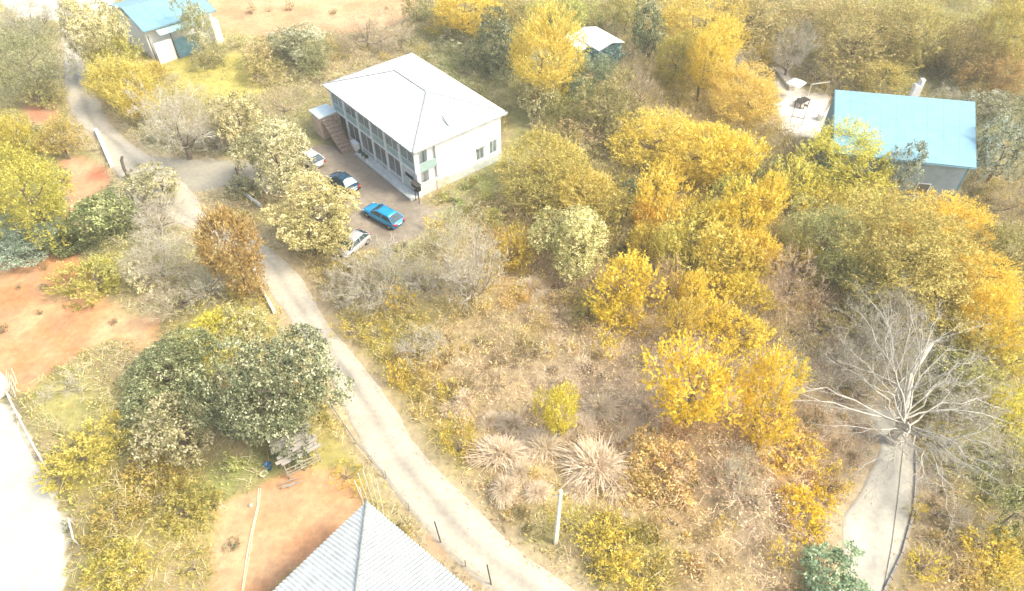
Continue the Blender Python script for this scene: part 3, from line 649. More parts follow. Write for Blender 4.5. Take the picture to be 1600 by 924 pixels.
# ------------------------------------------------------------------ plank lean-to under the evergreen
def leanto():
    a = P(497,700,1.9); b = P(440,730,1.9); o = Vector(((a.x+b.x)/2, (a.y+b.y)/2, 0)); d = (b-a); L = d.length; rz = math.atan2(d.y, d.x)
    t = thing('lean_to', 'weathered plank lean-to roof on poles below the dark evergreen', 'shelter', o, rz)
    rnd = random.Random(4)
    for i in range(9):                       # planks lie along the length, roof climbs to the rear (-y local is rear)
        y0 = -.28*i; z = 1.9+.06*i+rnd.uniform(0,.03); e = rnd.uniform(-.35,.3); e2 = rnd.uniform(-.3,.3)
        MB().slab([(-L/2+e,y0,z), (L/2+e2,y0+rnd.uniform(-.04,.04),z), (L/2+e2,y0-.24,z+.05), (-L/2+e,y0-.24,z+.05)], .03).build('plank', M['wood'], t)
    for x in (-L/2+.15, 0, L/2-.2):
        for y, h in ((-.1,1.85),(-2.3,2.3)): MB().tube([(x,y,0), (x+.03,y,h)], .05, 6).build('post', M['wood'], t)
    for k in range(3): MB().tube([(-L/2+.1,.0+.05*k,.5+.4*k), (L/2-.1,.0+.02*k,.55+.4*k+rnd.uniform(-.1,.1))], .035, 5).build('rail', M['wood'], t)
    for i in range(6):
        yy = .35+rnd.uniform(-.2,.3); x0 = L/2-rnd.uniform(.2,1.6); x1 = x0+rnd.uniform(.8,1.4)
        p = setp(MB().tube([(0,0,0), (x1-x0,rnd.uniform(-.2,.2),.1+.1*rnd.random())], .035, 5).build('wooden_pole', M['wood']), 'loose grey pole by the plank lean-to, '+['lowest of the heap','second from the bottom of the heap','in the middle of the heap','crossing the middle one','second from the top of the heap','topmost of the heap'][i], 'pole', 'loose poles by the lean-to')
        c, s = math.cos(rz), math.sin(rz); p.location = (o.x+x0*c-yy*s, o.y+x0*s+yy*c, .05+.05*i); p.rotation_euler = (0,0,rz)
leanto()
q = P(421,733,0)
b = thing('bucket', 'blue plastic bucket by the lean-to at the edge of the salmon yard', 'bucket', q)
MB().lathe([(.19,0),(.28,.55),(.30,.57),(.26,.56),(.18,.08),(.02,.06)], 14).build('tub', M['blueplastic'], b, smooth=True)
MB().tube([(-.28,0,.55), (-.2,.12,.75), (0,.2,.82), (.2,.12,.75), (.28,0,.55)], .015, 5).build('handle', M['darkmetal'], b)
b = thing('basin', 'pale yellow basin standing beside the blue bucket', 'basin', P(413,742,0))
MB().lathe([(.18,0),(.30,.16),(.32,.17),(.28,.15),(.17,.03),(.02,.03)], 16).build('bowl', noisy('pale_yellow_plastic', (.62,.62,.38), (.72,.72,.48), 4, .5), b, smooth=True)
# ------------------------------------------------------------------ rails, fences, poles
def rail(pxs, h, rad, label, name='rail_fence', mm='whitepaint', n_rails=1, posts=None, cat='fence', wob=0.0, seed=1):
    pts = [P(*p) for p in pxs]; o = pts[0].copy(); t = thing(name, label, cat, o); rnd = random.Random(seed)
    for i in range(len(pts)-1):
        a, b = pts[i]-o, pts[i+1]-o; L = (b-a).length; n = max(1, round(L/(posts or 2.5)))
        for r in range(n_rails):
            zz = h*(r+1)/n_rails; off = Vector((rnd.uniform(-wob,wob), rnd.uniform(-wob,wob), rnd.uniform(-wob,wob)))
            MB().tube([a+Vector((0,0,zz)), (a+b)/2+Vector((0,0,zz))+off, b+Vector((0,0,zz))], rad, 6).build('rail', M[mm], t)
        for j in range(n+(i == len(pts)-2)):
            p = a.lerp(b, j/n); MB().tube([p+Vector((0,0,-.2)), p+Vector((0,0,h+.05))], rad*.8, 6).build('post', M[mm if mm != 'whitepaint' else 'concrete'], t)
    return t
def barrier(pxs, w, h, label, mm='whitepaint'):
    pts = [P(*p) for p in pxs]; o = pts[0].copy(); t = thing('barrier', label, 'barrier', o)
    for i in range(len(pts)-1):
        a, b = pts[i]-o, pts[i+1]-o; d = (b-a).normalized(); s = Vector((-d.y, d.x, 0))*w/2; g = d*.04
        n = max(1, round((b-a).length/2.4))
        for j in range(n):
            c0, c1 = a.lerp(b, j/n)+g, a.lerp(b, (j+1)/n)-g
            MB().hexa([c0-s,c1-s,c1+s,c0+s], [v+Vector((0,0,h)) for v in (c0-s*.7,c1-s*.7,c1+s*.7,c0+s*.7)]).build('block', M[mm], t, bevel=.02)
    return t
barrier([(152,207),(163,232),(176,262)], .45, .6, 'white roadside barrier along the left bend below the bright road stretch')
rail([(368,296),(388,312),(410,328)], .7, .075, 'double white pipe rail on the right of the road by the leafy yard tree', n_rails=2, name='guard_rail')
barrier([(392,410),(402,432)], .34, .55, 'short white barrier piece beside the rust-brown tree', 'polewood')
barrier([(409,452),(430,492)], .34, .55, 'longer white barrier piece left of the road above the dark evergreen', 'polewood')
rail([(18,622),(50,685),(84,746)], .9, .07, 'pale wooden rail fence along the edge of the bright yard', mm='polewood', wob=.1, posts=2.2)
rail([(116,820),(124,852)], .9, .06, 'short pale rail piece below the fence of the bright yard', mm='polewood')
rail([(500,604),(520,640),(556,694),(600,745)], .75, .035, 'thin wooden fence along the road beside the evergreen tree', mm='wood', n_rails=2, wob=.08, posts=2.0)
def wire_fence():
    px = [(604,748),(640,798),(689,848),(728,886),(768,914),(830,962)]; pts = [P(*p) for p in px]; o = pts[0].copy()
    t = thing('wire_fence', 'wire fence with tall dark leaning posts between road and corrugated roof', 'fence', o)
    tops = {2: (680,805), 4: (763,877)}
    for i, p in enumerate(pts):
        q = p-o
        h = 2.7 if i in tops else 1.1
        lean = Vector((-.22,.12,0)) if i in tops else Vector((0,0,0))
        MB().tube([q+Vector((0,0,-.2)), q+lean+Vector((0,0,h))], .045 if i in tops else .04, 6).build('post', M['darkmetal' if i in tops else 'wood'], t)
    for r, z in enumerate((.25,.55,.9)):
        V = []
        for i in range(len(pts)-1):
            for k in range(6):
                s = k/6; v = (pts[i]-o).lerp(pts[i+1]-o, s); v.z = z-.10*math.sin(math.pi*s)+.03*math.sin(i*3+k+r); V.append(v)
        MB().tube(V, .013, 4).build('wire', M['wood'], t)
wire_fence()
# concrete utility pole, vines at its head
b0 = P(868,850,0); hh = 0
for k in range(10, 140):
    z = k*.1; x, y = proj((b0.x, b0.y, z))
    if y < 770: hh = z; break
t = thing('utility_pole', 'pale square concrete pole standing in the dry thicket by the road', 'pole', b0, .3)
MB().hexa([(-.14,-.12,-.2),(.14,-.12,-.2),(.14,.12,-.2),(-.14,.12,-.2)], [(-.10,-.08,hh),(.10,-.08,hh),(.10,.08,hh),(-.10,.08,hh)]).build('shaft', noisy('pale_concrete', (.62,.60,.50), (.76,.74,.62), 3, .9), t, bevel=.02)
MB().box(-.12,.12,-.10,.10,hh+.003,hh+.12).build('cap', M['concrete'], t)
MB().tube([(-.5,0,hh-.35),(.5,0,hh-.3)], .05, 5).build('cross_arm', M['wood'], t)
# stump / sculptural dark snag
q = P(203,284,0)
t = thing('dead_snag', 'dark charred snag curving beside the road above the pale leafy sapling', 'stump', q)
MB().tube([(0,0,-.2),(-.1,.25,.6),(-.35,.55,1.3),(-.55,1.1,2.0),(-.5,1.45,2.3)], [.24,.20,.17,.17,.12], 7).build('trunk', noisy('charred_bark', (.05,.045,.035), (.16,.14,.10), 5, .9), t)
MB().tube([(.1,0,.3),(.7,-.2,.55),(1.2,-.35,.4)], [.1,.08,.04], 5).build('limb', noisy('charred_limb', (.06,.05,.04), (.18,.15,.11), 5, .9), t)
# dark gate leaf at the end of the lane
t = thing('gate', 'leaning dark plank gate leaf at the right end of the side lane', 'gate', P(375,283,0), R(100))
for k in range(6): MB().box(.0+.32*k,.30+.32*k,-.03,.03,.15,1.35+.02*(k % 2)).build('plank', M['step'], t)
for x in (-.08, 1.98): MB().tube([(x,0,-.1),(x,0,1.8)], .07, 6).build('post', M['darkmetal'], t)
for z in (.4, 1.1): MB().box(-.05,1.95,.035,.075,z,z+.1).build('rail', M['step'], t)
# rounded rocks
rr = random.Random(12)
for (x, y, r, lb) in ((418,300,.45,'rounded pale boulder beside the leafy tree at the side lane'),(105,583,.25,'grey stone on the edge of the red terrace'),(392,790,.15,'small stone on the salmon yard'),
                      (343,792,.3,'pale stone at the left edge of the salmon yard'),(685,660,.22,'small stone on the road verge')):
    bm = bmesh.new(); bmesh.ops.create_icosphere(bm, subdivisions=2, radius=r)
    for v in bm.verts: v.co *= 1+.25*noise.noise(v.co*2/r+Vector((x,y,0))); v.co.z *= .75
    me = bpy.data.meshes.new('boulder'); bm.to_mesh(me); bm.free(); me.materials.append(M['stone'])
    o = setp(link('boulder', me), lb, 'rock'); o.location = P(x, y, 0)+Vector((0,0,r*.35))
# white round tank and striped sheet at the left edge
t = thing('water_tank', 'bright white round tank at the left edge above the bright yard', 'tank', P(-6,612,0))
MB().lathe([(1.05,0),(1.1,.15),(1.1,1.25),(1.0,1.5),(.55,1.68),(.05,1.72)], 24).build('drum', M['whitepaint'], t, smooth=True)
MB().lathe([(.28,1.70),(.28,1.8),(.05,1.83)], 14).build('lid', M['frame'], t)
t = thing('pallet', 'pale slatted pallet leaning next to the white round tank', 'pallet', P(24,612,0), R(-65))
for k in range(6): MB().slab([(-.85,.02+.0,.1+.28*k),(.85,.02,.1+.28*k),(.85,.10,.30+.28*k),(-.85,.10,.30+.28*k)], .03).build('slat', M['polewood'], t)
for x in (-.8, 0, .8): MB().tube([(x,.1,0),(x,.5,1.75)], .05, 4).build('bearer', M['polewood'], t)
# cable along the concrete road and its low dark kerb
pp = [P(1410,702,0),(P(1403,770,0)),(P(1393,850,0)),(P(1379,924,0)),(P(1366,990,0))]; o = pp[0].copy()
c = setp(MB().tube([v-o+Vector((0,0,.10)) for v in pp], .015, 5).build('cable', M['cable']), 'thin dark cable stretched down the concrete road at right', 'cable'); c.location = o
def kerb():
    px = [(1430,705),(1431,741),(1427,800),(1409,866),(1381,924),(1340,1008)]; pts = [P(*p) for p in px]; o = pts[0].copy()
    t = thing('kerb', 'low dark stone kerb along the outer edge of the concrete road', 'kerb', o)
    for i in range(len(pts)-1):
        a, b = pts[i]-o, pts[i+1]-o; n = max(1, round((b-a).length/1.2))
        for j in range(n):
            c0, c1 = a.lerp(b, (j+.03)/n), a.lerp(b, (j+.97)/n); d = (c1-c0).normalized(); s = Vector((-d.y,d.x,0))*.07
            MB().hexa([c0-s,c1-s,c1+s,c0+s], [v+Vector((0,0,.2)) for v in (c0-s,c1-s,c1+s,c0+s)]).build('kerb_stone', M['wood'], t)
kerb()
# light hose / track line on the salmon yard
hp = [P(*p, 0) for p in ((404,764),(402,790),(394,830),(386,870),(380,905),(374,960))]; o = hp[0].copy()
for k, lb in enumerate(('pale hose lying straight across the salmon yard', 'thinner pale hose beside the main hose on the salmon yard')):
    V = [v-o+Vector((.12*k+.04*math.sin(i*2+k),0,.03)) for i, v in enumerate(hp)]
    h = setp(MB().tube(V, .05-.02*k, 5).build('hose', noisy('pale_hose', (.72,.60,.36), (.82,.72,.48), 3, .6)), lb, 'hose'); h.location = o
# canes standing at the roof corner
for k, (bx, by, h) in enumerate(((563,790,2.9),(568,786,3.4),(574,785,3.7),(580,786,3.3),(586,789,2.8),(556,796,2.4))):
    o = P(bx, by, GZ-.6); o.z = 0; o += Vector((0,.75,0))
    c = setp(MB().tube([(0,0,0), (.05*k-.1,.1,h*.6), (.11*k-.28,.15,h+2.3)], .03, 5).build('cane', M['polewood']), ['second bamboo cane from the left','third bamboo cane from the left, slightly taller','tallest bamboo cane in the middle','fourth bamboo cane from the left after the tallest','rightmost bamboo cane','leftmost and shortest bamboo cane'][k]+' behind the corner of the corrugated roof', 'cane', 'bamboo canes behind the roof corner'); c.location = o
# courtyard beside the long blue building
def court():
    o = P(1237,152,0)
    t = thing('parasol', 'white square parasol in the pale courtyard left of the long blue building', 'parasol', o)
    MB().tube([(0,0,0),(0,0,2.3)], .05, 6).build('pole', M['frame'], t)
    MB().lathe([(1.35,1.95),(1.3,2.0),(.7,2.3),(.05,2.5)], 4).build('canopy', M['whitepaint'], t)
    o = P(1252,165,0); t = thing('table', 'dark garden table in the pale courtyard beside the parasol', 'table', o, .6)
    MB().box(-.9,.9,-.5,.5,.7,.76).build('table_top', M['darkmetal'], t)
    for x in (-.8,.8):
        for y in (-.4,.4): MB().box(x-.04,x+.04,y-.04,y+.04,0,.698).build('leg', M['darkmetal'], t)
    for k, (px, py, lb) in enumerate(((1258,170,'dark chair at the right of the courtyard table'),(1247,160,'dark chair at the left of the courtyard table'))):
        t = thing('chair', lb, 'chair', P(px, py, 0), 1.2+k*3, group='courtyard chairs')
        MB().box(-.25,.25,-.25,.25,.42,.47).build('seat', M['darkmetal'], t); MB().box(-.25,.25,.21,.25,.475,.9).build('backrest', M['darkmetal'], t)
        for x in (-.22,.22):
            for y in (-.22,.2): MB().box(x-.02,x+.02,y-.02,y+.02,0,.418).build('leg', M['darkmetal'], t)
    a, b = P(1288,190,0), P(1291,152,0); rz = math.atan2(b.y-a.y, b.x-a.x)
    t = thing('ladder', 'dark ladder leaning against the dark blue end wall', 'ladder', P(1281,190,0), R(-10))
    for y in (-.22,.22): MB().tube([(0,y,0),(1.1,y+1.2,4.4)], .035, 5).build('side_rail', M['darkmetal'], t)
    for k in range(1, 12): s = k/12; MB().tube([(1.1*s,-.22+1.2*s,4.4*s),(1.1*s,.22+1.2*s,4.4*s)], .022, 4).build('rung', M['darkmetal'], t)
    rail([(1240,172),(1234,192),(1252,196),(1256,186)], .9, .04, 'thin dark rail in the pale courtyard', mm='darkmetal', posts=1.5)
    rail([(1262,150),(1290,146)], 1.6, .09, 'pale beam on posts at the back of the courtyard', mm='polewood', posts=2.5)
    pa, pb = P(1212,112,0), P(1236,142,0); d = (pb-pa).normalized(); s = Vector((-d.y,d.x,0))*.8
    w = MB().hexa([v-pa for v in (pa-s*.4,pb-s*.4,pb+s*.4,pa+s*.4)], [v-pa+Vector((0,0,.5)) for v in (pa-s*.4,pb-s*.4,pb+s*.4,pa+s*.4)]).build('garden_wall', M['concrete']); w.location = pa
    setp(w, 'low pale wall running diagonally into the pale courtyard', 'wall')
    t = thing('crate', 'white crate at the foot of the dark blue end wall', 'crate', P(1286,186,0), .2)
    MB().box(-.7,.7,-.4,.4,0,.7).build('body', M['whitepaint'], t, bevel=.03); MB().box(-.74,.74,-.44,.44,.705,.76).build('lid', M['frame'], t)
court()
t = thing('pipe_bend', 'dark bent pipe in front of the long blue building', 'pipe', P(1452,298,0))
MB().tube([(-1.4,.3,1.5),(-.2,.15,1.5),(.1,.05,1.3),(.15,0,.8),(.1,0,0)], .09, 7).build('pipe', M['darkmetal'], t)
# ------------------------------------------------------------------ cars
def car(label, name, at, rz, c, glass='carglass', L=4.2, wd=1.75, H=1.42, style='sedan', group='cars parked in the yard of the white house'):
    t = thing('car', label, 'car', at, rz, group)
    pm = paint(name, c); hw = wd/2
    # lofted body: stations (x, half width, sill z, shoulder z, deck z)
    st = [(-L/2, .80,.42,.62,.72), (-L/2+.10,.90,.30,.72,.88), (-L/2+.35,.97,.24,.80,.95), (-L/2+.95,1,.22,.84,.96), (-.3,1,.20,.84,.94), (.55,1,.20,.83,.93), (L/2-1.1,.99,.22,.80,.90), (L/2-.5,.95,.24,.74,.80), (L/2-.12,.86,.28,.62,.68), (L/2,.74,.36,.52,.56)]
    V = []; F = []; n = 10
    for x, w, z0, zs, zd in st:
        w *= hw
        for (y, z) in ((w*.55,z0),(w*.93,z0+.05),(w,z0+.22),(w,zs-.10),(w*.955,zs),(w*.80,zd-.015),(w*.45,zd+.012)): V.append((x,y,z))
        for (y, z) in ((w*.45,zd+.012),(w*.80,zd-.015),(w*.955,zs),(w,zs-.10),(w,z0+.22),(w*.93,z0+.05),(w*.55,z0)): V.append((x,-y,z))
    n = 14
    for i in range(len(st)-1):
        for j in range(n): F.append((i*n+j, (i+1)*n+j, (i+1)*n+(j+1) % n, i*n+(j+1) % n))
    F.append(tuple(range(n))); F.append(tuple((len(st)-1)*n+j for j in reversed(range(n))))
    MB().add(V, F).build('body', pm, t, smooth=True)
    # cabin
    if style == 'sedan': xb0, xb1, xf1, xf0 = -L/2+.55, -L/2+1.25, .30, 1.0
    else: xb0, xb1, xf1, xf0 = -L/2+.20, -L/2+.95, .35, 1.2
    zb = .93; zt = H; wb = hw*.90; wt = hw*.68
    R0 = [(xb0,wb,zb),(xb0,-wb,zb)]; B1 = [(xb1,wt,zt-.03),(xb1,-wt,zt-.03)]; F1 = [(xf1,wt,zt-.02),(xf1,-wt,zt-.02)]; F0 = [(xf0,wb,zb-.02),(xf0,-wb,zb-.02)]
    g = .022
    MB().add([R0[0],R0[1],B1[1],B1[0]]+[(x+g*4,y*.9,z-g) for x, y, z in (R0[0],R0[1],B1[1],B1[0])], [(0,1,2,3),(7,6,5,4),(0,4,5,1),(1,5,6,2),(2,6,7,3),(3,7,4,0)]).build('rear_window', M[glass], t)
    MB().add([F0[1],F0[0],F1[0],F1[1]]+[(x-g*4,y*.9,z-g) for x, y, z in (F0[1],F0[0],F1[0],F1[1])], [(0,1,2,3),(7,6,5,4),(0,4,5,1),(1,5,6,2),(2,6,7,3),(3,7,4,0)]).build('windscreen', M['carglass'], t)
    for s in (0, 1):
        k = 1 if s == 0 else -1; q = [R0[s], F0[s], F1[s], B1[s]]; q2 = [(x, y-k*.05, z) for x, y, z in q]
        MB().hexa(q2, q).build('side_window', M['carglass'], t)
        for a, b in ((R0[s],B1[s]),(F0[s],F1[s])): MB().tube([a, b], .045, 5).build('pillar', pm, t)
        MB().tube([((R0[s][0]+F0[s][0])/2,wb*k,zb),((B1[s][0]+F1[s][0])/2,wt*k,zt-.02)], .035, 5).build('pillar', pm, t)
    rp = []
    V = []; F = []; nx, ny = 5, 6
    for i in range(nx+1):
        for j in range(ny+1):
            x = xb1-.05+(xf1-xb1+.1)*i/nx; y = -wt-.02+(2*wt+.04)*j/ny; z = zt-.02+.06*(1-(2*j/ny-1)**2)*(.6+.4*(1-(2*i/nx-1)**2)); V.append((x,y,z))
    for i in range(nx):
        for j in range(ny): a = i*(ny+1)+j; F.append((a, a+ny+1, a+ny+2, a+1))
    m = len(V); V2 = V+[(x,y,z-.05) for x, y, z in V]; F2 = F+[tuple(v+m for v in reversed(f)) for f in F]
    ring = [j for j in range(ny+1)]+[i*(ny+1)+ny for i in range(1,nx+1)]+[nx*(ny+1)+j for j in range(ny-1,-1,-1)]+[i*(ny+1) for i in range(nx-1,0,-1)]
    for i in range(len(ring)): a, b = ring[i], ring[(i+1) % len(ring)]; F2.append((a, b, b+m, a+m))
    MB().add(V2, F2).build('roof', pm, t, smooth=True)
    for x in (-L/2+.78, L/2-.82):
        for k in (1, -1):
            w = MB(); pr = [(.30,-.10),(.33,-.06),(.33,.06),(.30,.10)]
            pts = []; n = 16
            for r, y in pr:
                for j in range(n): a = 2*math.pi*j/n; pts.append((x+r*math.cos(a), k*(hw-.09)+y, .33+r*math.sin(a)))
            fs = [(i*n+j, i*n+(j+1) % n, (i+1)*n+(j+1) % n, (i+1)*n+j) for i in range(3) for j in range(n)]+[tuple(range(n)), tuple(3*n+j for j in range(n))]
            wh = w.add(pts, fs).build('wheel', M['tyre'], t)
            MB().tube([(x,k*(hw+.005),.33),(x,k*(hw+.03),.33)], [.19,.17], 10).build('rim', M['rim'], wh)
    for k in (1, -1):
        MB().hexa([(L/2-.30,k*hw*.62,.52),(L/2-.05,k*hw*.50,.50),(L/2-.08,k*hw*.80,.50),(L/2-.28,k*hw*.93,.52)], [(L/2-.34,k*hw*.62,.70),(L/2-.10,k*hw*.50,.66),(L/2-.13,k*hw*.82,.66),(L/2-.34,k*hw*.955,.70)]).build('headlight', M['lamp'], t)
        MB().hexa([(-L/2-.02,k*hw*.50,.66),(-L/2-.02,k*hw*.78,.66),(-L/2+.2,k*hw*.93,.66),(-L/2+.2,k*hw*.5,.66)], [(-L/2+.02,k*hw*.50,.86),(-L/2+.03,k*hw*.80,.86),(-L/2+.22,k*hw*.955,.86),(-L/2+.22,k*hw*.5,.86)]).build('tail_light', M['redlamp'], t)
        MB().hexa([(xf0-.25,k*(wb+.02),.93),(xf0-.10,k*(wb+.02),.93),(xf0-.12,k*(wb+.20),.95),(xf0-.24,k*(wb+.20),.95)], [(xf0-.25,k*(wb+.02),1.02),(xf0-.12,k*(wb+.02),1.02),(xf0-.14,k*(wb+.20),1.05),(xf0-.24,k*(wb+.20),1.05)]).build('mirror', pm, t)
    MB().box(-L/2-.035,-L/2+.05,-.26,.26,.60,.73).build('number_plate', M['whitepaint'], t)
    MB().box(L/2-.06,L/2+.03,-.40,.40,.36,.48).build('grille', M['blackplastic'], t)
    for x in (-.15,): 
        for k in (1, -1): MB().box(x,x+.14,k*(hw+.0)-.012,k*(hw+.0)+.012,.72,.75).build('door_handle', M['rim'], t)
    return t
def ang(p0, p1): a, b = P(*p0), P(*p1); return math.atan2(b.y-a.y, b.x-a.x)
car('bright blue car parked in the open nearest the white house corner', 'bright_blue_paint', P(600,343,0), ang((622,352),(578,328)), (.01,.33,.64), L=4.8, H=1.36, style='hatch')
car('dark blue-black saloon with pale rear window parked behind the blue car', 'dark_blue_paint', P(538,291,0), ang((553,299),(524,279)), (.015,.06,.10), 'paleglass', L=4.3)
car('silver-grey hatchback half buried under branches below the cream-leaved tree', 'silver_paint', P(553,388,0), ang((568,372),(538,398)), (.50,.50,.50), L=3.9, style='hatch')
car('white car mostly hidden by leaves at the top of the yard', 'white_car_paint', P(486,254,0), ang((500,262),(472,244)), (.74,.74,.70), L=4.0, style='hatch')
car("pale blue-grey car cut off by the left frame edge on the bright yard", "pale_blue_paint", P(-46,945,0)+Vector((0,0,.062)), R(84), (.22,.36,.40), "paleglass", L=4.2, group="vehicles on the bright yard")
# ------------------------------------------------------------------ plants: leaf clouds, trunks, bare branches
def leaves(p, d, up, ln, wd, rng):
    """leaf quads (rhombic) at p pointing along d; returns V, F"""
    n = len(p); s = np.cross(d, up); s /= np.linalg.norm(s, axis=1, keepdims=True)+1e-9
    ln = ln[:, None]; wd = wd[:, None]
    V = np.stack([p-d*ln*.5, p+s*wd*.5, p+d*ln*.5, p-s*wd*.5], 1).reshape(-1, 3)
    return V, np.arange(4*n).reshape(n, 4)
def unit(a): return a/(np.linalg.norm(a, axis=-1, keepdims=True)+1e-9)
def crown_mesh(kind, rad, seed):
    """one crown of nominal radius rad around the origin (object scale gives its final proportions)"""
    rng = np.random.default_rng(seed); mt = LEAF[kind]
    cfg = dict(gold=(3.4,.28,.10,.75), olive=(3.6,.23,.11,.4), cream=(3.6,.24,.12,.25), dark=(4.6,.21,.12,.15), green=(5.0,.20,.11,.3), rust=(10,.22,.08,.5), twig=(1.7,.46,.03,.8), reed=(1,.5,.04,1))[kind]
    dens, ln, wd, upw = cfg
    if rad < 1.5: ln *= .72; wd *= .72
    # crown envelope: union of lobes
    nl = 5 if rad < 1.5 else 10 if rad < 3 else 17
    c = unit(rng.normal(size=(nl, 3)))*rng.uniform(.3, .86, (nl, 1))*rad; lr = rng.uniform(.2, .48, nl)*rad
    c[0] = 0; lr[0] = .55*rad
    if kind == 'rust': c[:, :2] *= .6; c *= .85; lr *= 1.25
    if kind == 'gold': c[:, :2] *= .85; lr *= 1.1
    area = (lr**2).sum()*4*math.pi; nsh = int(area*dens*(1.5 if kind in ('gold','olive','rust') else 1.9))
    li = rng.choice(nl, nsh, p=lr**2/(lr**2).sum()); dirs = unit(rng.normal(size=(nsh, 3)))
    rr = rng.uniform(.72, 1.04, nsh)
    pc = c[li]+dirs*lr[li][:, None]*rr[:, None]
    keep = np.ones(nsh, bool)
    for k in range(nl):
        keep &= ~((np.linalg.norm(pc-c[k], axis=1) < lr[k]*.62) & (li != k))
    pc = pc[keep]; dirs = dirs[keep]; ns = len(pc)
    lobe_tone = rng.uniform(-.16, .16, nl)[li[keep]]
    if kind in ('gold', 'olive', 'rust', 'twig', 'reed'):       # feathery shoots
        m = 9 if kind != 'twig' else 7
        sd = unit(dirs*(1-upw*.6)+np.array((0,0,1))*upw+rng.normal(size=(ns,3))*.22)
        L = rng.uniform(.5, 1.15, ns)*(.30 if rad < 1.5 else .55 if rad < 3 else .75)*(1.3 if kind == 'gold' else 1)
        t = np.tile(np.linspace(0, 1, m), (ns, 1))+rng.uniform(-.06, .06, (ns, m))
        p = pc[:, None]+sd[:, None]*(t*L[:, None])[..., None]+rng.normal(size=(ns, m, 3))*(.06+.05*rad/3)*(1-.6*t[..., None])
        dd = unit(sd[:, None]*1.0+rng.normal(size=(ns, m, 3))*.55)
        tone = rng.normal(.5, .17, (ns, 1))+lobe_tone[:, None]+rng.normal(0, .12, (ns, m))+(t-.5)*.28
    else:                                                       # rosettes of broad leaves
        m = 9
        rs = (.13 if rad < 1.5 else .2 if rad < 3 else .24)
        q = unit(rng.normal(size=(ns, m, 3))+dirs[:, None]*.5+np.array((0,0,.3)))
        p = pc[:, None]+q*rs*rng.uniform(.3, 1.1, (ns, m, 1))
        dd = unit(q+rng.normal(size=(ns, m, 3))*.5)
        tone = rng.normal(.46 if kind != 'dark' else .40, .24, (ns, 1))+lobe_tone[:, None]+rng.normal(0, .14, (ns, m))
    p = p.reshape(-1, 3); dd = dd.reshape(-1, 3); n = len(p)
    up = unit(rng.normal(size=(n, 3))*.6+np.repeat(dirs, m, 0)*.6+np.array((0,0,.8)))
    p *= np.array([rad/np.percentile(np.abs(p[:, k]), 96) for k in range(3)])*.97
    V, F = leaves(p, dd, up, ln*rng.uniform(.6, 1.2, n), wd*rng.uniform(.7, 1.25, n), rng)
    return npmesh(kind+'_crown', V, F, tone=np.repeat(np.clip(tone.reshape(-1), 0, 1), 4), m=mt)
def tubes_np(segs, sides=4):
    """segs: list of (p0, p1, r0, r1)"""
    a = np.array([s[0] for s in segs], float); b = np.array([s[1] for s in segs], float); r0 = np.array([s[2] for s in segs]); r1 = np.array([s[3] for s in segs])
    d = unit(b-a); ref = np.where(np.abs(d[:, 2:3]) < .9, np.array([[0,0,1.]]), np.array([[1.,0,0]])); x = unit(np.cross(d, ref)); y = np.cross(d, x)
    ring = []
    for c, r in ((a, r0), (b, r1)):
        for j in range(sides): t = 2*math.pi*j/sides; ring.append(c+(x*math.cos(t)+y*math.sin(t))*r[:, None])
    V = np.stack(ring, 1).reshape(-1, 3); n = len(segs); k = 2*sides; F = []
    base = np.arange(n)[:, None]*k
    for j in range(sides): F.append(base+np.array([[j, (j+1) % sides, sides+(j+1) % sides, sides+j]]))
    return V, np.concatenate(F, 0)
def trunk_mesh(h, rad, seed, m=None):
    """tapered trunk with limbs reaching into a crown of radius rad centred at height h"""
    rnd = random.Random(seed); segs = []; r = .05+.045*rad; p = Vector((0,0,-.4)); top = h
    prev = p; n = 5
    for i in range(n):
        q = Vector((rnd.uniform(-.1,.1)*rad*.5, rnd.uniform(-.1,.1)*rad*.5, -.4+(top+.4)*(i+1)/n)); segs.append((prev, q, r*(1-.13*i), r*(1-.13*(i+1)))); 
        if i >= 1:
            for k in range(2):
                a = rnd.uniform(0, 6.28); e = q+Vector((math.cos(a), math.sin(a), rnd.uniform(.3,.9)))*rad*rnd.uniform(.35,.6)
                mid = q.lerp(e, .5)+Vector((0,0,-.08*rad)); segs += [(q, mid, r*.45, r*.28), (mid, e, r*.28, r*.1)]
        prev = q
    V, F = tubes_np(segs, 6); return npmesh('trunk', V, F, m=m or M['bark'])
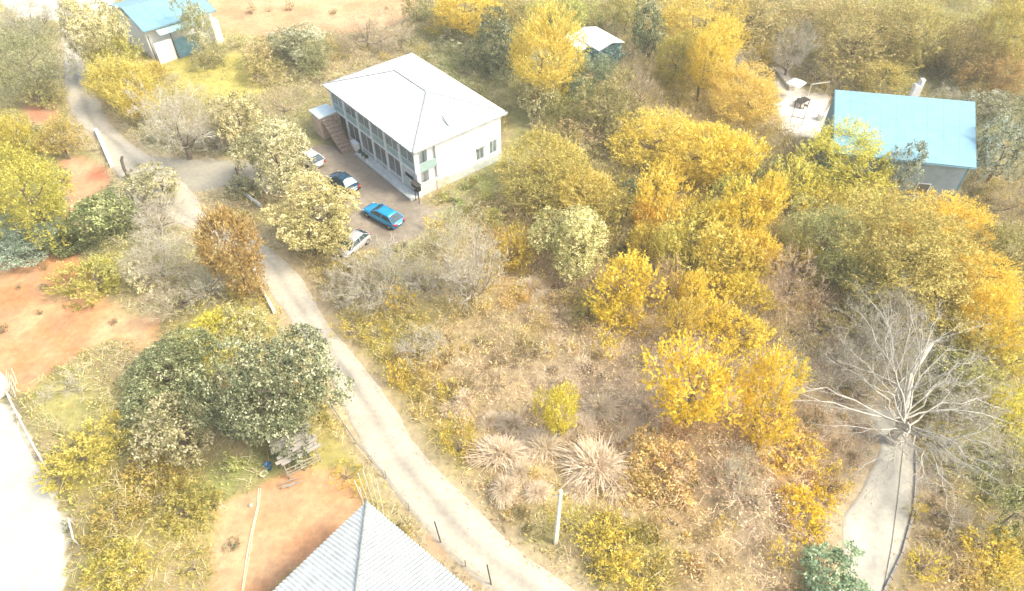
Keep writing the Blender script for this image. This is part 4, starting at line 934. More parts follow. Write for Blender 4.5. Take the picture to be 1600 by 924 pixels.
def bare_meshes(rad, seed, spread=1., depth=5, m1=None, m2=None, limbs=7, hgt=1.0):
    """leafless tree: trunk+limbs mesh and fine branch mesh, nominal radius rad"""
    rnd = random.Random(seed); big = []; fine = []
    def grow(p, d, L, r, k):
        n = 3 if k < 2 else 2
        for i in range(n):
            d = (d+Vector((rnd.gauss(0,.20), rnd.gauss(0,.20), rnd.gauss(0,.14)+.05))).normalized(); q = p+d*L/n; r2 = r*.84
            (big if k <= 1 else fine).append((p, q, r, r2)); p, r = q, r2
            if k < depth and (i > 0 or k > 0):
                for b in range(2 if k < depth-1 else 3):
                    if rnd.random() < .86:
                        s = Vector((rnd.gauss(0,1), rnd.gauss(0,1), rnd.gauss(0,.7))).normalized()
                        grow(p, (d+s*.75).normalized(), L*rnd.uniform(.45,.72), max(r*.55,.016), k+1)
    big.append((Vector((0,0,-.4)), Vector((0,0,rad*.35*hgt)), .05*rad+.05, .04*rad+.03))
    for i in range(limbs):
        a = 6.28*(i+rnd.random()*.7)/limbs; el = rnd.uniform(.25, 1.2)
        grow(Vector((0,0,rad*.35*hgt*rnd.uniform(.6,1))), Vector((math.cos(a)*spread, math.sin(a)*spread, el)).normalized(), rad*rnd.uniform(.6,.9), .018*rad+.012, 1)
    V, F = tubes_np(big, 5); a = npmesh('trunk', V, F, m=m1 or M['bark'])
    V, F = tubes_np(fine, 3); b = npmesh('branches', V, F, m=m2 or M['palebark'])
    return a, b
CACHE = {}
def get_crown(kind, rad, v):
    size = 1.1 if rad < 1.5 else 2.3 if rad < 3.1 else 4.2
    k = (kind, size, v)
    if k not in CACHE: CACHE[k] = crown_mesh(kind, size, hash((len(kind), int(size*10), v)) % 9999+ord(kind[0])*7+ord(kind[-1]))
    return CACHE[k], size
def get_bare(v, fine=True):
    k = ('bare', v)
    if k not in CACHE: CACHE[k] = bare_meshes(3., 50+v, depth=4)
    return CACHE[k]
# tree rows: kind, centre x, y, half width, half height in the survey photo, tint, label, category
T = []
def tr(kind, cx, cy, rx, ry, label, tint=(1,1,1), cat='tree', name=None): T.append((kind, cx, cy, rx, ry, label, tint, cat, name))
G1, G2, G3 = (1,1,1), (1.15,1.02,.8), (.95,1.02,1.0)
# upper left
tr('bare', 40,22,46,26,'grey leafless tree in the upper left corner above the pale lot')
tr('cream',142,46,34,46,'tall pale yellow-green tree over the road, left of the blue-roofed house',(1.25,1.22,1.1))
tr('olive',44,98,42,44,'hazy grey-olive tree filling the left edge near the top',(.95,1,1.25))
tr('gold',180,92,32,28,'yellow-green tree just right of the bright road near the top',(.75,.85,.9))
tr('gold',196,128,46,34,'broad golden bush between the upper road and the grass meadow',(.85,.88,.8))
tr('gold',212,165,26,28,'lower golden bush hanging over the shaded road bend',(.85,.85,.7))
tr('gold',240,118,22,18,'small round golden bush at the right end of the broad golden one',(0.85,0.83,0.73),'shrub')
tr('olive',305,42,22,34,'grey-green tree standing before the blue-roofed house',(1.15,1.2,1.4))
tr('olive',330,88,24,24,'soft olive shrub below the grey-green tree',(1.1,1.1,1.3),'shrub')
tr('cream',400,82,22,20,'peach-cream topped small tree on the upper meadow',(1.15,1,.85))
tr('olive',405,118,28,24,'dull olive shrub under the peach-cream small tree',(1.2,1.1,1.0),'shrub')
tr('bare',268,122,13,14,'tiny dark leafless shrub alone on the meadow','' or (1,1,1),'shrub')
tr('bare',275,190,62,48,'wide grey leafless tangle above the side lane')
tr('bare',335,218,42,32,'lower grey leafless bush beside the end of the side lane',(1,1,1),'shrub')
tr('cream',370,180,34,34,'cream-leaved tree left of the taller cream one, near the lane end',(1.05,1,.85))
tr('twig',442,168,34,34,'reddish-grey twiggy bush left of the outside stair',(1.05,.92,.85),'shrub')
tr('olive',445,205,24,22,'grey-olive bush between the twiggy bush and the leafy tree by the lane',(1.0,1.05,1.2),'shrub')
tr('cream',430,243,48,46,'large cream-green tree at the end of the side lane by the white car',(1,1,.95))
tr('cream',491,332,60,49,'big butter-yellow leafy tree beside the dark saloon and the blue car',(1.15,1.08,.85))
tr('cream',505,368,38,24,'low branch mass of butter-yellow leaves above the silver-grey car',(1.0,.95,.8),'shrub')
tr('cream',470,68,40,26,'pale green leafy tree on the slope below the peach field',(.9,.95,1.0))
tr('olive',492,100,26,28,'olive bush between the pale green leafy tree and the white roof',(.95,1,1.1),'shrub')
tr('twig',575,62,55,26,'pinkish-grey twig haze behind the far corner of the white roof',(1.05,.95,.9),'shrub')
tr('twig',628,72,34,22,'grey brush right behind the white roof, next to the golden tree',(.9,.92,.95),'shrub')
tr('gold',724,20,52,36,'big golden tree at the top edge left of the small white shed',(1.05,1.01,0.73))
tr('cream',712,72,26,16,'small pale leafy bush below the big golden tree at the top edge',(.85,.9,1.0),'shrub')
tr('dark',778,72,36,38,'dark blue-green leafy tree left of the tall golden tree',(1.1,1.15,1.1))
tr('gold',846,92,42,54,'tall golden tree left of the small white shed',(1.00,0.98,0.79))
tr('cream',838,155,28,30,'cream-leaved small tree just right of the white roof corner',(1,1,.9))
tr('green',915,118,38,30,'green bushy tree below the small white shed',(1.0,1.0,.9))
tr('green',948,88,34,20,'bluish shrub right under the eave of the small white shed',(1.1,1.3,1.7),'shrub')
tr('green',905,90,26,18,'small green shrub at the left foot of the small white shed',(1.1,1.25,1.3),'shrub')
tr('dark',1016,50,22,38,'slim dark green tree right of the small white shed',(1.05,1.15,1.05))
tr('twig',982,78,16,18,'pale feathery bush between shed and slim dark tree',(1,1,1),'shrub')
tr('gold',1085,42,58,36,'broad hazy golden tree behind the dense golden column',(1.00,0.96,0.79))
tr('olive',1058,92,34,34,'olive-yellow tree left of the dense golden column',(1.25,1.15,.7))
tr('gold',1103,96,32,42,'dense golden columnar tree right of the slim dark tree',(1.08,1.04,0.68))
tr('bare',1158,98,30,26,'grey leafless brush right of the golden column')
tr('twig',1002,150,38,44,'pinkish twig thicket below the small white shed',(1.05,.95,.85),'shrub')
tr('olive',948,168,34,36,'dull brown-olive tree left of the pinkish twig thicket',(1.0,.95,.9))
tr('gold',1172,152,48,36,'peach-gold hazy tree left of the pale courtyard',(1.00,0.93,0.89))
tr('olive',1180,30,58,34,'pale olive-tan tree at the top edge right of the golden one',(1.3,1.15,1.1))
tr('bare',1240,72,38,34,'grey leafless tree above the pale courtyard')
tr('gold',1025,222,50,30,'yellow tree left of the brightest yellow pair in the middle distance',(1.05,1.03,0.79))
tr('gold',1083,245,52,38,'broad yellow tree in the middle of the yellow belt',(1.05,1.02,0.68))
tr('gold',1138,252,38,38,'bright lemon-gold tree at the right of the yellow belt',(1.08,1.03,0.54))
tr('twig',1085,198,42,24,'peach twig haze above the yellow belt',(1.1,.95,.75),'shrub')
tr('olive',860,255,54,42,'wide olive-gold tree right of the white house',(1.4,1.25,.8))
tr('gold',915,300,48,36,'peach-gold tree above the round cream-leaved tree',(0.85,0.83,0.79))
tr('olive',845,305,42,34,'olive tree left of the peach-gold tree',(1.25,1.15,.85))
tr('cream',903,222,36,22,'reddish-cream leafy bush right of the white wall',(1.0,.85,.75),'shrub')
tr('cream',893,376,52,46,'round cream-leaved tree standing alone in the brown thicket',(1.12,1.12,.85))
tr('green',985,300,20,36,'dark green gap tree between olive-gold and yellow-orange trees',(.9,.95,.85))
tr('gold',1032,318,32,38,'yellow-orange tree above the dark gap',(1.08,1.00,0.62))
tr('bare',1062,290,18,26,'small grey leafless tree among the yellow trees')
tr('gold',1088,335,20,36,'slim lemon-yellow tree in the yellow belt',(1.0,1.05,.75))
tr('olive',1130,312,26,30,'yellow-green tree between two bright yellow ones',(1.2,1.25,.75))
tr('gold',1163,342,34,38,'bright yellow tree with forked top in the yellow belt',(1.08,1.04,0.59))
tr('gold',1200,316,27,36,'small golden flame-shaped tree left of the big yellow-green one',(1.08,1.03,0.61))
# right
tr('gold',1328,258,54,44,'large rounded yellow-green tree in front of the long blue roof',(.88,.98,.75))
tr('gold',1368,300,40,28,'golden lower shoulder of the large yellow-green tree',(1.08,1.02,0.63),'shrub')
tr('cream',1403,262,25,36,'pale grey-green sapling at the lower left corner of the long blue roof',(.7,.8,.95))
tr('gold',1290,322,36,28,'yellow tree directly left of the broad olive tree',(1.08,1.06,0.77))
tr('olive',1288,368,46,42,'pale grey-olive tree below the yellow one',(1.3,1.35,1.3))
tr('olive',1398,382,72,62,'very broad olive tree in the right half',(1.35,1.2,.85))
tr('gold',1475,356,52,40,'orange-gold tree on the shoulder of the very broad olive tree',(1.08,0.97,0.57))
tr('olive',1440,440,68,40,'olive bush mass above the fallen grey tree',(1.4,1.25,.85))
tr('gold',1515,440,50,42,'orange-gold tree right of the broad olive tree',(1.08,0.97,0.57))
tr('gold',1545,500,36,40,'bright gold tree above the right edge thicket',(1.08,0.98,0.52))
tr('gold',1594,462,12,14,'small orange bush at the very right edge',(1.08,0.87,0.35),'shrub')
tr('cream',1572,232,36,42,'grey-green leafy tree right of the long blue roof',(.7,.8,.95))
tr('cream',1548,165,34,26,'grey leafy tree behind the right end of the long blue roof',(.7,.75,.85))
tr('bare',1492,162,34,24,'pale leafless brush behind the long blue roof',(1,1,1),'shrub')
tr('olive',1340,55,58,44,'olive-tan tree at the top right, left of the others',(1.25,1.1,1.0))
tr('olive',1275,28,36,26,'tan tree at the top edge above the courtyard',(1.35,1.15,1.15))
tr('olive',1425,50,48,40,'light olive tree at the top edge right of centre',(1.3,1.2,.95))
tr('dark',1392,92,16,26,'dark narrow bush among the top right trees',(1.4,1.3,.9),'shrub')
tr('olive',1500,75,42,34,'brown-olive tree near the top right corner',(1.0,.85,.8))
tr('green',1468,112,24,20,'dusky green bush above the white chimney',(1.0,.95,.9),'shrub')
tr('olive',1575,55,44,44,'yellow-olive tree in the top right corner',(1.4,1.25,.75))
tr('olive',1562,118,42,30,'reddish-brown tree at the right edge above the grey-green ones',(1.15,.85,.7))
tr('olive',1380,122,44,26,'yellow-tan bush directly above the long blue roof',(1.35,1.2,.8),'shrub')
tr('twig',1280,122,34,22,'brown twig bush above the left end of the long blue roof',(.95,.9,.8),'shrub')
tr('twig',1545,330,54,40,'tan brush right of the orange-gold tree',(1.0,.92,.8),'shrub')
tr('olive',1548,312,28,22,'yellow-olive bush at the lower right corner of the long blue building',(1.2,1.05,.8),'shrub')
tr('olive',1580,395,36,38,'leafy brown-green tree at the right edge',(1.05,1,.85))
tr('green',1540,412,24,20,'green bush beside the pale dead branches on the right',(1.2,1.2,.8),'shrub')
tr('twig',1235,240,40,36,'grey-tan brush below the courtyard',(.95,.9,.85),'shrub')
tr('twig',1240,440,46,52,'pink-grey twig thicket left of the fallen grey tree',(1.0,.86,.8),'shrub')
tr('twig',1275,510,44,36,'tan twig thicket beside the upper end of the concrete road',(1.05,.92,.8),'shrub')
# middle
tr('gold',975,448,42,42,'golden tree right of the round cream-leaved tree',(1.08,1.03,0.56))
tr('gold',968,500,34,28,'yellow bush below the golden tree in the centre',(1.08,1.04,0.61),'shrub')
tr('gold',945,545,18,26,'small yellow sapling trailing below the central golden tree',(1.08,1.03,0.54),'shrub')
tr('gold',987,412,16,18,'small orange-gold tip above the central golden tree',(1.08,0.94,0.47),'shrub')
tr('twig',1045,445,30,44,'peach twig tree right of the central golden tree',(1.15,.95,.7),'shrub')
tr('gold',1085,385,42,36,'olive-gold feathery tree above the peach twig tree',(.85,.9,.75))
tr('gold',1133,398,42,40,'pale gold feathery tree right of the olive-gold one',(0.98,0.97,0.79))
tr('gold',1118,450,30,26,'yellow tree low in the yellow belt',(1.05,1.03,0.63))
tr('gold',1165,460,30,28,'yellow tree left of the pink-grey twig thicket',(1.00,0.99,0.58))
tr('gold',1108,498,26,26,'small bright yellow tree above the brightest pair',(1.08,1.03,0.56))
tr('gold',1162,520,38,32,'yellow tree above the gap of the brightest pair',(1.05,1.01,0.58))
tr('gold',1082,612,54,58,'brightest large golden tree in the lower middle',(1.08,0.99,0.44))
tr('gold',1196,620,40,54,'bright golden tree right of the brightest one',(1.08,1.00,0.52))
tr('olive',1248,580,18,22,'lime-yellow shrub touching the right bright golden tree',(1.6,1.6,.6),'shrub')
tr('gold',874,645,28,50,'oval lime-gold tree alone among the dry reeds',(.95,1,.6))
tr('gold',855,550,12,18,'tiny yellow sapling in the dry thicket above the oval tree',(1.08,1.04,0.62),'shrub')
tr('bare',735,400,62,66,'silvery lacy leafless tree below the white wall')
tr('bare',592,430,62,44,'grey leafless tangle below the silver-grey car')
tr('bare',660,440,36,36,'leafless bush between the tangle and the lacy tree',(1,1,1),'shrub')
tr('bare',545,455,40,36,'pale leafless bush by the road below the butter-yellow tree',(1,1,1),'shrub')
tr('bare',655,545,40,36,'greyish leafless bush above the ochre roadside shrubs',(1,1,1),'shrub')
tr('gold',626,472,20,34,'small amber bush left of the lacy leafless tree',(1.08,0.99,0.57),'shrub')
tr('gold',678,346,18,14,'tiny bright yellow bush beside the blue car',(1.08,1.02,0.54),'shrub')
tr('olive',548,425,26,20,'ochre roadside bush under the silver-grey car',(1.4,1.1,.7),'shrub')
tr('twig',800,322,40,32,'tan thicket at the lower right of the white wall',(1.1,.95,.75),'shrub')
tr('gold',795,402,32,34,'brown-gold bush right of the lacy leafless tree',(0.85,0.79,0.58),'shrub')
tr('olive',545,520,26,18,'yellow-olive bush at the right road edge',(1.4,1.2,.7),'shrub')
tr('gold',650,600,22,18,'gold shrub in the row along the road',(0.95,0.91,0.63),'shrub')
tr('gold',702,610,20,20,'yellow rounded shrub by the pale reeds',(1.0,1.0,.55),'shrub')
tr('gold',715,690,26,38,'ochre shrub halfway down the right road edge',(0.85,0.82,0.58),'shrub')
tr('gold',622,582,18,22,'orange-ochre shrub at the inside of the road curve',(1.00,0.89,0.47),'shrub')
tr('bare',830,455,22,34,'pale branching dead sapling below the round cream-leaved tree',(1,1,1))
# lower right
tr('gold',1253,797,38,30,'vivid yellow bush above the blue-green tree',(1.08,0.98,0.34),'shrub')
tr('gold',1298,758,24,26,'amber bush by the concrete road',(1.08,0.98,0.47),'shrub')
tr('gold',1222,868,20,36,'yellow bush left of the blue-green tree',(1.08,1.04,0.52),'shrub')
tr('gold',1225,700,42,26,'peach-gold bush under the bright golden pair',(1.08,0.98,0.62),'shrub')
tr('green',1290,892,62,48,'blue-green tree overhanging the concrete road at the bottom',(1.25,1.38,1.25))
tr('cream',1040,735,52,30,'peach-leaved low bush spread among the dry reeds',(1.25,.95,.6),'shrub')
tr('cream',1000,772,34,24,'orange-cream leafy bush left of the peach-leaved one',(1.25,.98,.6),'shrub')
tr('olive',955,858,42,34,'yellow-olive bush near the bottom edge right of the pole',(1.6,1.35,.6),'shrub')
tr('gold',1000,900,30,26,'gold bush at the bottom edge right of the yellow-olive one',(0.95,0.91,0.58),'shrub')
tr('olive',885,815,22,24,'olive sapling right beside the concrete pole',(1.4,1.3,.6),'shrub')
tr('gold',1133,826,15,17,'tiny gold bush alone in the grey thicket',(1.00,0.96,0.63),'shrub')
tr('bare',1165,730,34,44,'grey leafless sapling between the bright pair and the concrete road')
tr('twig',1185,790,48,36,'grey-tan thicket left of the vivid yellow bush',(1,.9,.8),'shrub')
tr('gold',1445,885,22,28,'lime-gold bush right of the concrete road at the bottom',(1.05,1.05,.55),'shrub')
tr('gold',1432,800,12,34,'narrow gold bush along the dark kerb',(1.00,0.96,0.58),'shrub')
tr('gold',1545,868,36,26,'gold bush in the lower right corner',(1.00,0.96,0.58),'shrub')
tr('dark',1588,800,28,40,'dark green tree cut by the right edge low down',(1.3,1.3,.9))
tr('gold',1580,645,30,30,'yellow-green bush at the right edge level with the fallen tree',(.95,1,.55),'shrub')
tr('olive',1530,610,36,36,'olive bush in the spreading grey branches',(1.1,1.1,.9),'shrub')
tr('dark',1500,580,40,36,'dark olive bush behind the spreading grey branches',(1.8,1.7,1.1),'shrub')
tr('dark',1352,490,24,26,'small dark bush under the upper grey branches',(1.6,1.5,1.1),'shrub')
tr('bare',1402,515,66,48,'upright grey leafless tree just behind the great spreading one')
tr('bare',1500,640,52,40,'grey leafless scrub tree among the long right-hand limbs')
tr('bare',1560,700,40,36,'silvery leafless bush at the end of the long grey branches')
tr('bare',1535,800,30,40,'thin yellowish leafless tree in the lower right')
# left
tr('olive',38,300,62,62,'big yellow-green tree at the left edge',(1.35,1.3,.65))
tr('gold',22,215,30,28,'yellow tree at the left edge above the big yellow-green one',(.8,.82,.55))
tr('olive',92,215,26,28,'olive-gold tree left of the bend barrier',(1.3,1.1,.8))
tr('twig',120,222,18,12,'grey twiggy shrub at the foot of the bend barrier',(1,1,1),'shrub')
tr('dark',48,198,10,12,'little dark bush between the left trees',(1.3,1.3,1),'shrub')
tr('dark',100,278,14,14,'round dark bush on the red bank',(1.2,1.3,1),'shrub')
tr('dark',172,332,46,44,'dark green tree below the red bank',(1.6,1.7,1.2))
tr('cream',248,285,40,26,'pale leafy sapling at the left side of the lane junction',(.85,.85,.8))
tr('bare',235,335,46,36,'silver leafless bush below the pale leafy sapling')
tr('bare',240,400,52,42,'hazy silver leafless tree left of the rust-brown tree')
tr('bare',325,440,40,36,'leafless tree at the foot of the rust-brown tree',(1,1,1))
tr('rust',362,388,36,68,'rust-brown conical tree beside the road',(1,1,1))
tr('rust',392,455,24,22,'low rust-brown bush under the rust-brown tree',(.85,.85,.8),'shrub')
tr('green',45,372,50,24,'blue-grey bush below the big yellow-green tree',(1.3,1.35,1.5),'shrub')
tr('dark',105,382,34,18,'dark green shrub along the top of the red terrace',(1.4,1.5,1.1),'shrub')
tr('gold',148,435,50,38,'pale lime feathery bush on the red terrace',(.72,.82,.85),'shrub')
tr('cream',214,436,20,26,'white-speckled leafy bush right of the pale lime one',(1.3,1.3,1.3),'shrub')
tr('twig',282,470,48,34,'grey-tan brush above the big dark evergreen',(1,.97,.9),'shrub')
tr('olive',395,480,24,22,'green-gold bush under the second white barrier piece',(1.2,1.2,.7),'shrub')
tr('olive',325,528,46,22,'yellow-green low bush left of the big dark evergreen',(1.7,1.6,.6),'shrub')
tr('dark',432,612,78,84,'biggest dark evergreen tree, beside the road bend',(1.25,1.28,1.2))
tr('dark',262,588,66,50,'dark evergreen tree left of the biggest one',(1.35,1.4,1.15))
tr('cream',385,510,34,22,'cream-tipped leafy tree above the biggest dark evergreen',(.95,.95,.8))
tr('cream',285,668,50,50,'cream-lit leafy tree in front of the two dark evergreens',(.82,.8,.75))
tr('dark',212,688,28,26,'lower left dark evergreen bush beside the cream-lit tree',(1.2,1.3,1.2),'shrub')
tr('dark',345,640,34,44,'dark evergreen mass between cream-lit tree and biggest evergreen',(1.1,1.15,1.05))
tr('cream',358,728,15,26,'small yellow-green sapling at the corner of the salmon yard',(1.0,1.1,.7),'shrub')
tr('gold',178,665,18,26,'yellow bush left of the cream-lit leafy tree',(0.90,0.89,0.58),'shrub')
tr('olive',130,712,50,38,'olive-yellow bush at the edge of the bright yard',(1.5,1.35,.75))
tr('olive',228,740,46,28,'brownish-olive bush below the cream-lit leafy tree',(1.3,1.05,.7),'shrub')
tr('bare',100,605,34,30,'pile of pale leafless branches on the grass above the bright yard',(1,1,1),'brush pile','brush_pile')
tr('dark',106,826,8,10,'tiny dark shrub at the corner of the bright yard',(1.2,1.3,1.1),'shrub')
tr('gold',540,742,24,20,'yellow-olive shrub on the grass beside the salmon yard',(0.85,0.84,0.58),'shrub')
tr('gold',562,765,12,15,'small gold shrub near the corner of the corrugated roof',(0.90,0.88,0.53),'shrub')
tr('dark',360,850,13,9,'low dark plant on the salmon yard',(1.2,1.2,1.1),'plant')
for k, (x, y, r, lb) in enumerate(((392,16,8,'leftmost dark bush on the peach field at the top'),(420,15,5,'smallest dark bush on the peach field, second from left'),(452,11,8,'round dark bush on the peach field, third from left'),
    (519,17,7,'dark bush in the middle of the peach field'),(604,12,4,'far right tiny bush on the peach field'),(584,38,9,'brown-green bush at the lower rim of the peach field'),
    (68,448,7,'little dry tuft at the upper part of the red terrace'),(28,447,6,'small dry tuft at the left of the red terrace'),(62,488,6,'dry tuft in the middle of the red terrace'),(176,503,7,'dark small bush at the right of the red terrace'),(5,515,9,'dark tuft at the left edge of the red terrace'),(68,416,7,'brown tuft on the upper rim of the red terrace'))):
    tr('dark' if k in (0,2,3,9,10) else 'green', x, y, r, r*.95, lb, (1.6,1.35,1.0) if k < 6 else (1.3,1.0,.8), 'shrub')
tr('dark',388,292,26,14,'low grey-green shrub beside the dark gate leaf',(1.6,1.5,1.3),'shrub')
tr('dark',462,128,1,1,'',(1,1,1)); T.pop()
# more crowns that knit the belts together
tr('olive',945,335,30,30,'tan-olive tree between the round cream-leaved tree and the dark gap tree',(1.35,1.2,.8))
tr('gold',1010,385,28,28,'dull gold bushy tree below the yellow-orange tree',(.8,.78,.6))
tr('gold',1062,505,24,34,'narrow dusty-gold tree left of the yellow tree low in the belt',(.85,.8,.6))
tr('olive',1040,400,22,30,'olive sapling left of the olive-gold feathery tree',(1.4,1.3,.75))
tr('twig',1215,372,34,34,'grey-brown thicket between bright yellow and pale grey-olive trees',(1.05,.95,.8),'shrub')
tr('gold',1205,410,28,24,'peach-gold bush above the pink-grey twig thicket',(.95,.85,.65),'shrub')
tr('gold',1245,295,32,32,'light yellow-green tree left of the large rounded one',(.9,.98,.75))
tr('twig',1215,200,34,22,'fawn brush directly left of the pale courtyard',(1.1,.98,.8),'shrub')
tr('olive',1175,272,24,26,'grey-green tree right of the bright lemon-gold one',(1.1,1.15,1.0))
tr('olive',1340,330,40,34,'soft olive tree under the golden shoulder',(1.5,1.4,.9))
tr('olive',1350,430,50,36,'grey-green bush mass left of the bush above the fallen tree',(1.25,1.3,1.1))
tr('olive',1480,420,44,44,'tan-olive tree inside the orange-gold rim',(1.5,1.3,.85))
tr('twig',1590,320,30,34,'brown twig bush at the right edge beside the tan brush',(1.0,.92,.75),'shrub')
tr('olive',1540,560,44,32,'yellowish bush below the bright gold tree at right',(1.5,1.4,.75),'shrub')
tr('gold',1592,560,24,32,'gold bush cut by the right edge in mid height',(1,1,.6),'shrub')
tr('olive',1590,725,28,30,'olive bush on the right edge beside the silvery bush',(1.3,1.25,.75),'shrub')
tr('olive',1480,700,34,24,'grey-olive scrub bush under the lower long limbs',(1.2,1.1,.9),'shrub')
tr('twig',1465,800,36,34,'pinkish brush right of the narrow gold bush',(1.1,.95,.8),'shrub')
tr('twig',1500,880,36,26,'peach brush between lime-gold and corner gold bushes',(1.15,1.0,.75),'shrub')
tr('twig',1300,545,32,28,'fawn brush covering the top end of the concrete road',(1.05,.98,.85),'shrub')
tr('olive',1320,500,34,24,'olive-grey bush where the concrete road disappears',(1.3,1.2,1.0),'shrub')
tr('twig',1275,650,34,34,'peach-grey brush left of the hub of the great tree',(1.1,.95,.78),'shrub')
tr('twig',1130,720,34,26,'greyish brush under the brightest golden tree',(1.0,.93,.82),'shrub')
tr('olive',765,345,24,20,'green-tan bush at the foot of the white wall',(1.2,1.25,.9),'shrub')
tr('olive',700,300,14,10,'small green shrub at the white house corner',(1.1,1.3,1.0),'shrub')
tr('olive',1110,130,26,16,'olive bush under the dense golden column',(1.2,1.1,.7),'shrub')
tr('gold',1180,95,22,20,'dull ochre bush right of the grey leafless brush',(.8,.75,.65),'shrub')
tr('olive',880,180,30,26,'grey-green bush between cream small tree and dull brown-olive tree',(1.0,1.05,.95),'shrub')
tr('twig',940,225,30,24,'pinkish brush left of the yellow tree belt',(1.1,.95,.8),'shrub')
tr('olive',650,20,20,26,'grey-green bush left of the big golden tree at the top edge',(1.0,1.05,.95),'shrub')
tr('olive',800,25,26,24,'hazy olive tree between big golden tree and tall golden tree',(1.2,1.1,.9))
tr('olive',880,18,40,22,'pale green tree behind the small white shed',(1.3,1.4,1.0))
tr('olive',980,20,22,24,'tan-green tree behind the slim dark tree',(1.3,1.25,.95))
tr('twig',610,480,34,26,'straw-coloured twig bush right of the road below the tangle',(1.1,1.0,.75),'shrub')
tr('gold',590,520,24,22,'ochre-gold bush beside the straw-coloured twig bush',(.85,.8,.5),'shrub')
tr('twig',700,530,34,26,'fawn twig bush in the open scrub',(1.1,.98,.78),'shrub')
tr('gold',600,470,14,14,'small gold spot bush in the grey tangle',(1,.92,.5),'shrub')
tr('olive',60,150,30,22,'grey-olive bush above the little dark bush',(1.15,1.15,1.0),'shrub')
tr('olive',285,560,26,18,'mossy bush on top of the left dark evergreen',(1.2,1.15,.8),'shrub')
tr('olive',180,800,44,28,'ochre-brown ground bush left of the salmon yard',(1.2,1.0,.65),'shrub')
tr('olive',285,800,44,30,'mottled olive ground bush beside the salmon yard',(1.15,1.05,.7),'shrub')
tr('olive',200,880,46,28,'yellow-olive ground bush near the bottom edge at left',(1.35,1.2,.65),'shrub')
tr('olive',300,885,30,26,'brown-olive ground bush at the lower left of the salmon yard',(1.1,1.0,.65),'shrub')
tr('olive',360,465,18,20,'brown-green bush behind the low rust-brown bush',(1.1,1.0,.6),'shrub')
tr('twig',1385,592,34,26,'grey brush directly above the hub of the great leafless tree',(.95,.95,.85),'shrub')
tr('twig',1345,612,26,26,'grey brush at the left of the great tree hub',(.98,.95,.85),'shrub')
tr('olive',1450,610,34,28,'mossy grey bush at the right of the great tree hub',(1.0,1.0,.9),'shrub')
tr('twig',1450,672,28,22,'grey brush beneath the right-hand limbs near the hub',(.95,.93,.85),'shrub')
tr('bare',1330,560,40,34,'thin grey leafless tree over the fawn brush',(1,1,1))
tr('gold',1045,275,24,26,'small yellow tree under the left end of the yellow belt',(1.05,1,.65))
tr('gold',1120,345,24,28,'small lemon tree left of the forked bright yellow one',(1.05,1.05,.65))
tr('gold',1010,345,22,26,'small amber tree at the left foot of the yellow-orange tree',(1.1,.92,.6))
tr('gold',1185,395,24,28,'yellow tree below the golden flame-shaped one',(1.1,1.02,.6))
tr('gold',1080,455,24,28,'small yellow tree right of the peach twig tree',(1.05,1.0,.6))
tr('gold',1140,570,22,24,'small bright yellow tree in the gap of the brightest pair',(1.1,1.0,.5))
tr('gold',1250,395,26,24,'dull yellow tree left of the pale grey-olive one',(.95,.92,.65))
tr('olive',905,480,28,20,'grey-green bush left of the yellow bush in the centre',(1.1,1.1,.95),'shrub')
tr('twig',860,500,34,22,'pinkish twig bush below the pale dead sapling',(1.1,.97,.85),'shrub')
tr('twig',780,600,34,24,'straw twig bush left of the oval lime-gold tree',(1.15,1.05,.85),'shrub')
tr('twig',940,585,30,22,'straw twig bush above the bright dry reed',(1.15,1.02,.85),'shrub')
tr('twig',1060,820,44,26,'pinkish twig bush left of the tiny gold bush',(1.15,1.0,.85),'shrub')
tr('twig',900,690,30,22,'fawn twig bush under the oval lime-gold tree',(1.15,1.03,.85),'shrub')
SHAD = []                                   # crowns as (x, y, r) for keeping undergrowth sensible
def plant(kind, cx, cy, rx, ry, label, tint, cat, name, idx):
    dp = math.radians(PITCH)+math.atan((cy-462)/FPX)              # sight line below the horizon
    s = mpp(cx, cy, 1.5)*(1.16 if kind in ('gold','olive') and cx > 800 else 1.05); r = rx*s; v = ry*s
    q = (v*v-(r*math.sin(dp))**2)/math.cos(dp)**2
    rz_ = math.sqrt(max(q, (.55*r)**2)); rz_ = min(rz_, 1.7*r)
    clear = (.28 if kind in ('gold','olive') else .45)*rz_ if cat == 'tree' else -.25*rz_
    if kind == 'dark' and r > 2.5: clear = .15*rz_
    zc = rz_+clear
    c = P(cx, cy, zc); rnd = random.Random(idx*13+5)
    nm = name or {'tree': 'rust_tree' if kind == 'rust' else 'bare_tree' if kind == 'bare' else 'tree', 'shrub': 'bare_shrub' if kind == 'bare' else 'shrub', 'plant': 'plant'}[cat]
    if kind == 'bare':
        t = thing(nm, label, cat, (c.x, c.y, 0), rnd.uniform(0, 6.28))
        a, b = get_bare(idx % 4); f = r/3.3; fz = (zc+rz_*.6)/3.9
        for n_, me in (('trunk', a), ('branches', b)):
            o = link(n_, me, t); o.scale = (f, f, max(.35*f, min(fz, 1.4*f)))
        if name != 'brush_pile' and r > 1.5:
            me, size = get_crown('twig', r, idx % 2)
            o = link('twigs', me, t); o.location = (0,0,zc); o.scale = (r/size*.92, r/size*.92, rz_/size*.85); o.color = (*((.98,1.0,1.0) if tint == (1,1,1) else tint), 1)
        return
    t = thing(nm, label, cat, (c.x, c.y, 0), rnd.uniform(0, 6.28))
    me, size = get_crown(kind, r, idx % 2)
    o = link('crown', me, t); o.location = (0,0,zc); o.scale = (r/size/.98, r/size/.98, rz_/size/.98); o.color = (*tint, 1)
    tm = trunk_mesh(zc, r, idx) if r > 1.0 else trunk_mesh(zc, r*.8, idx)
    link('trunk', tm, t)
for i, row in enumerate(T): plant(*row, i)
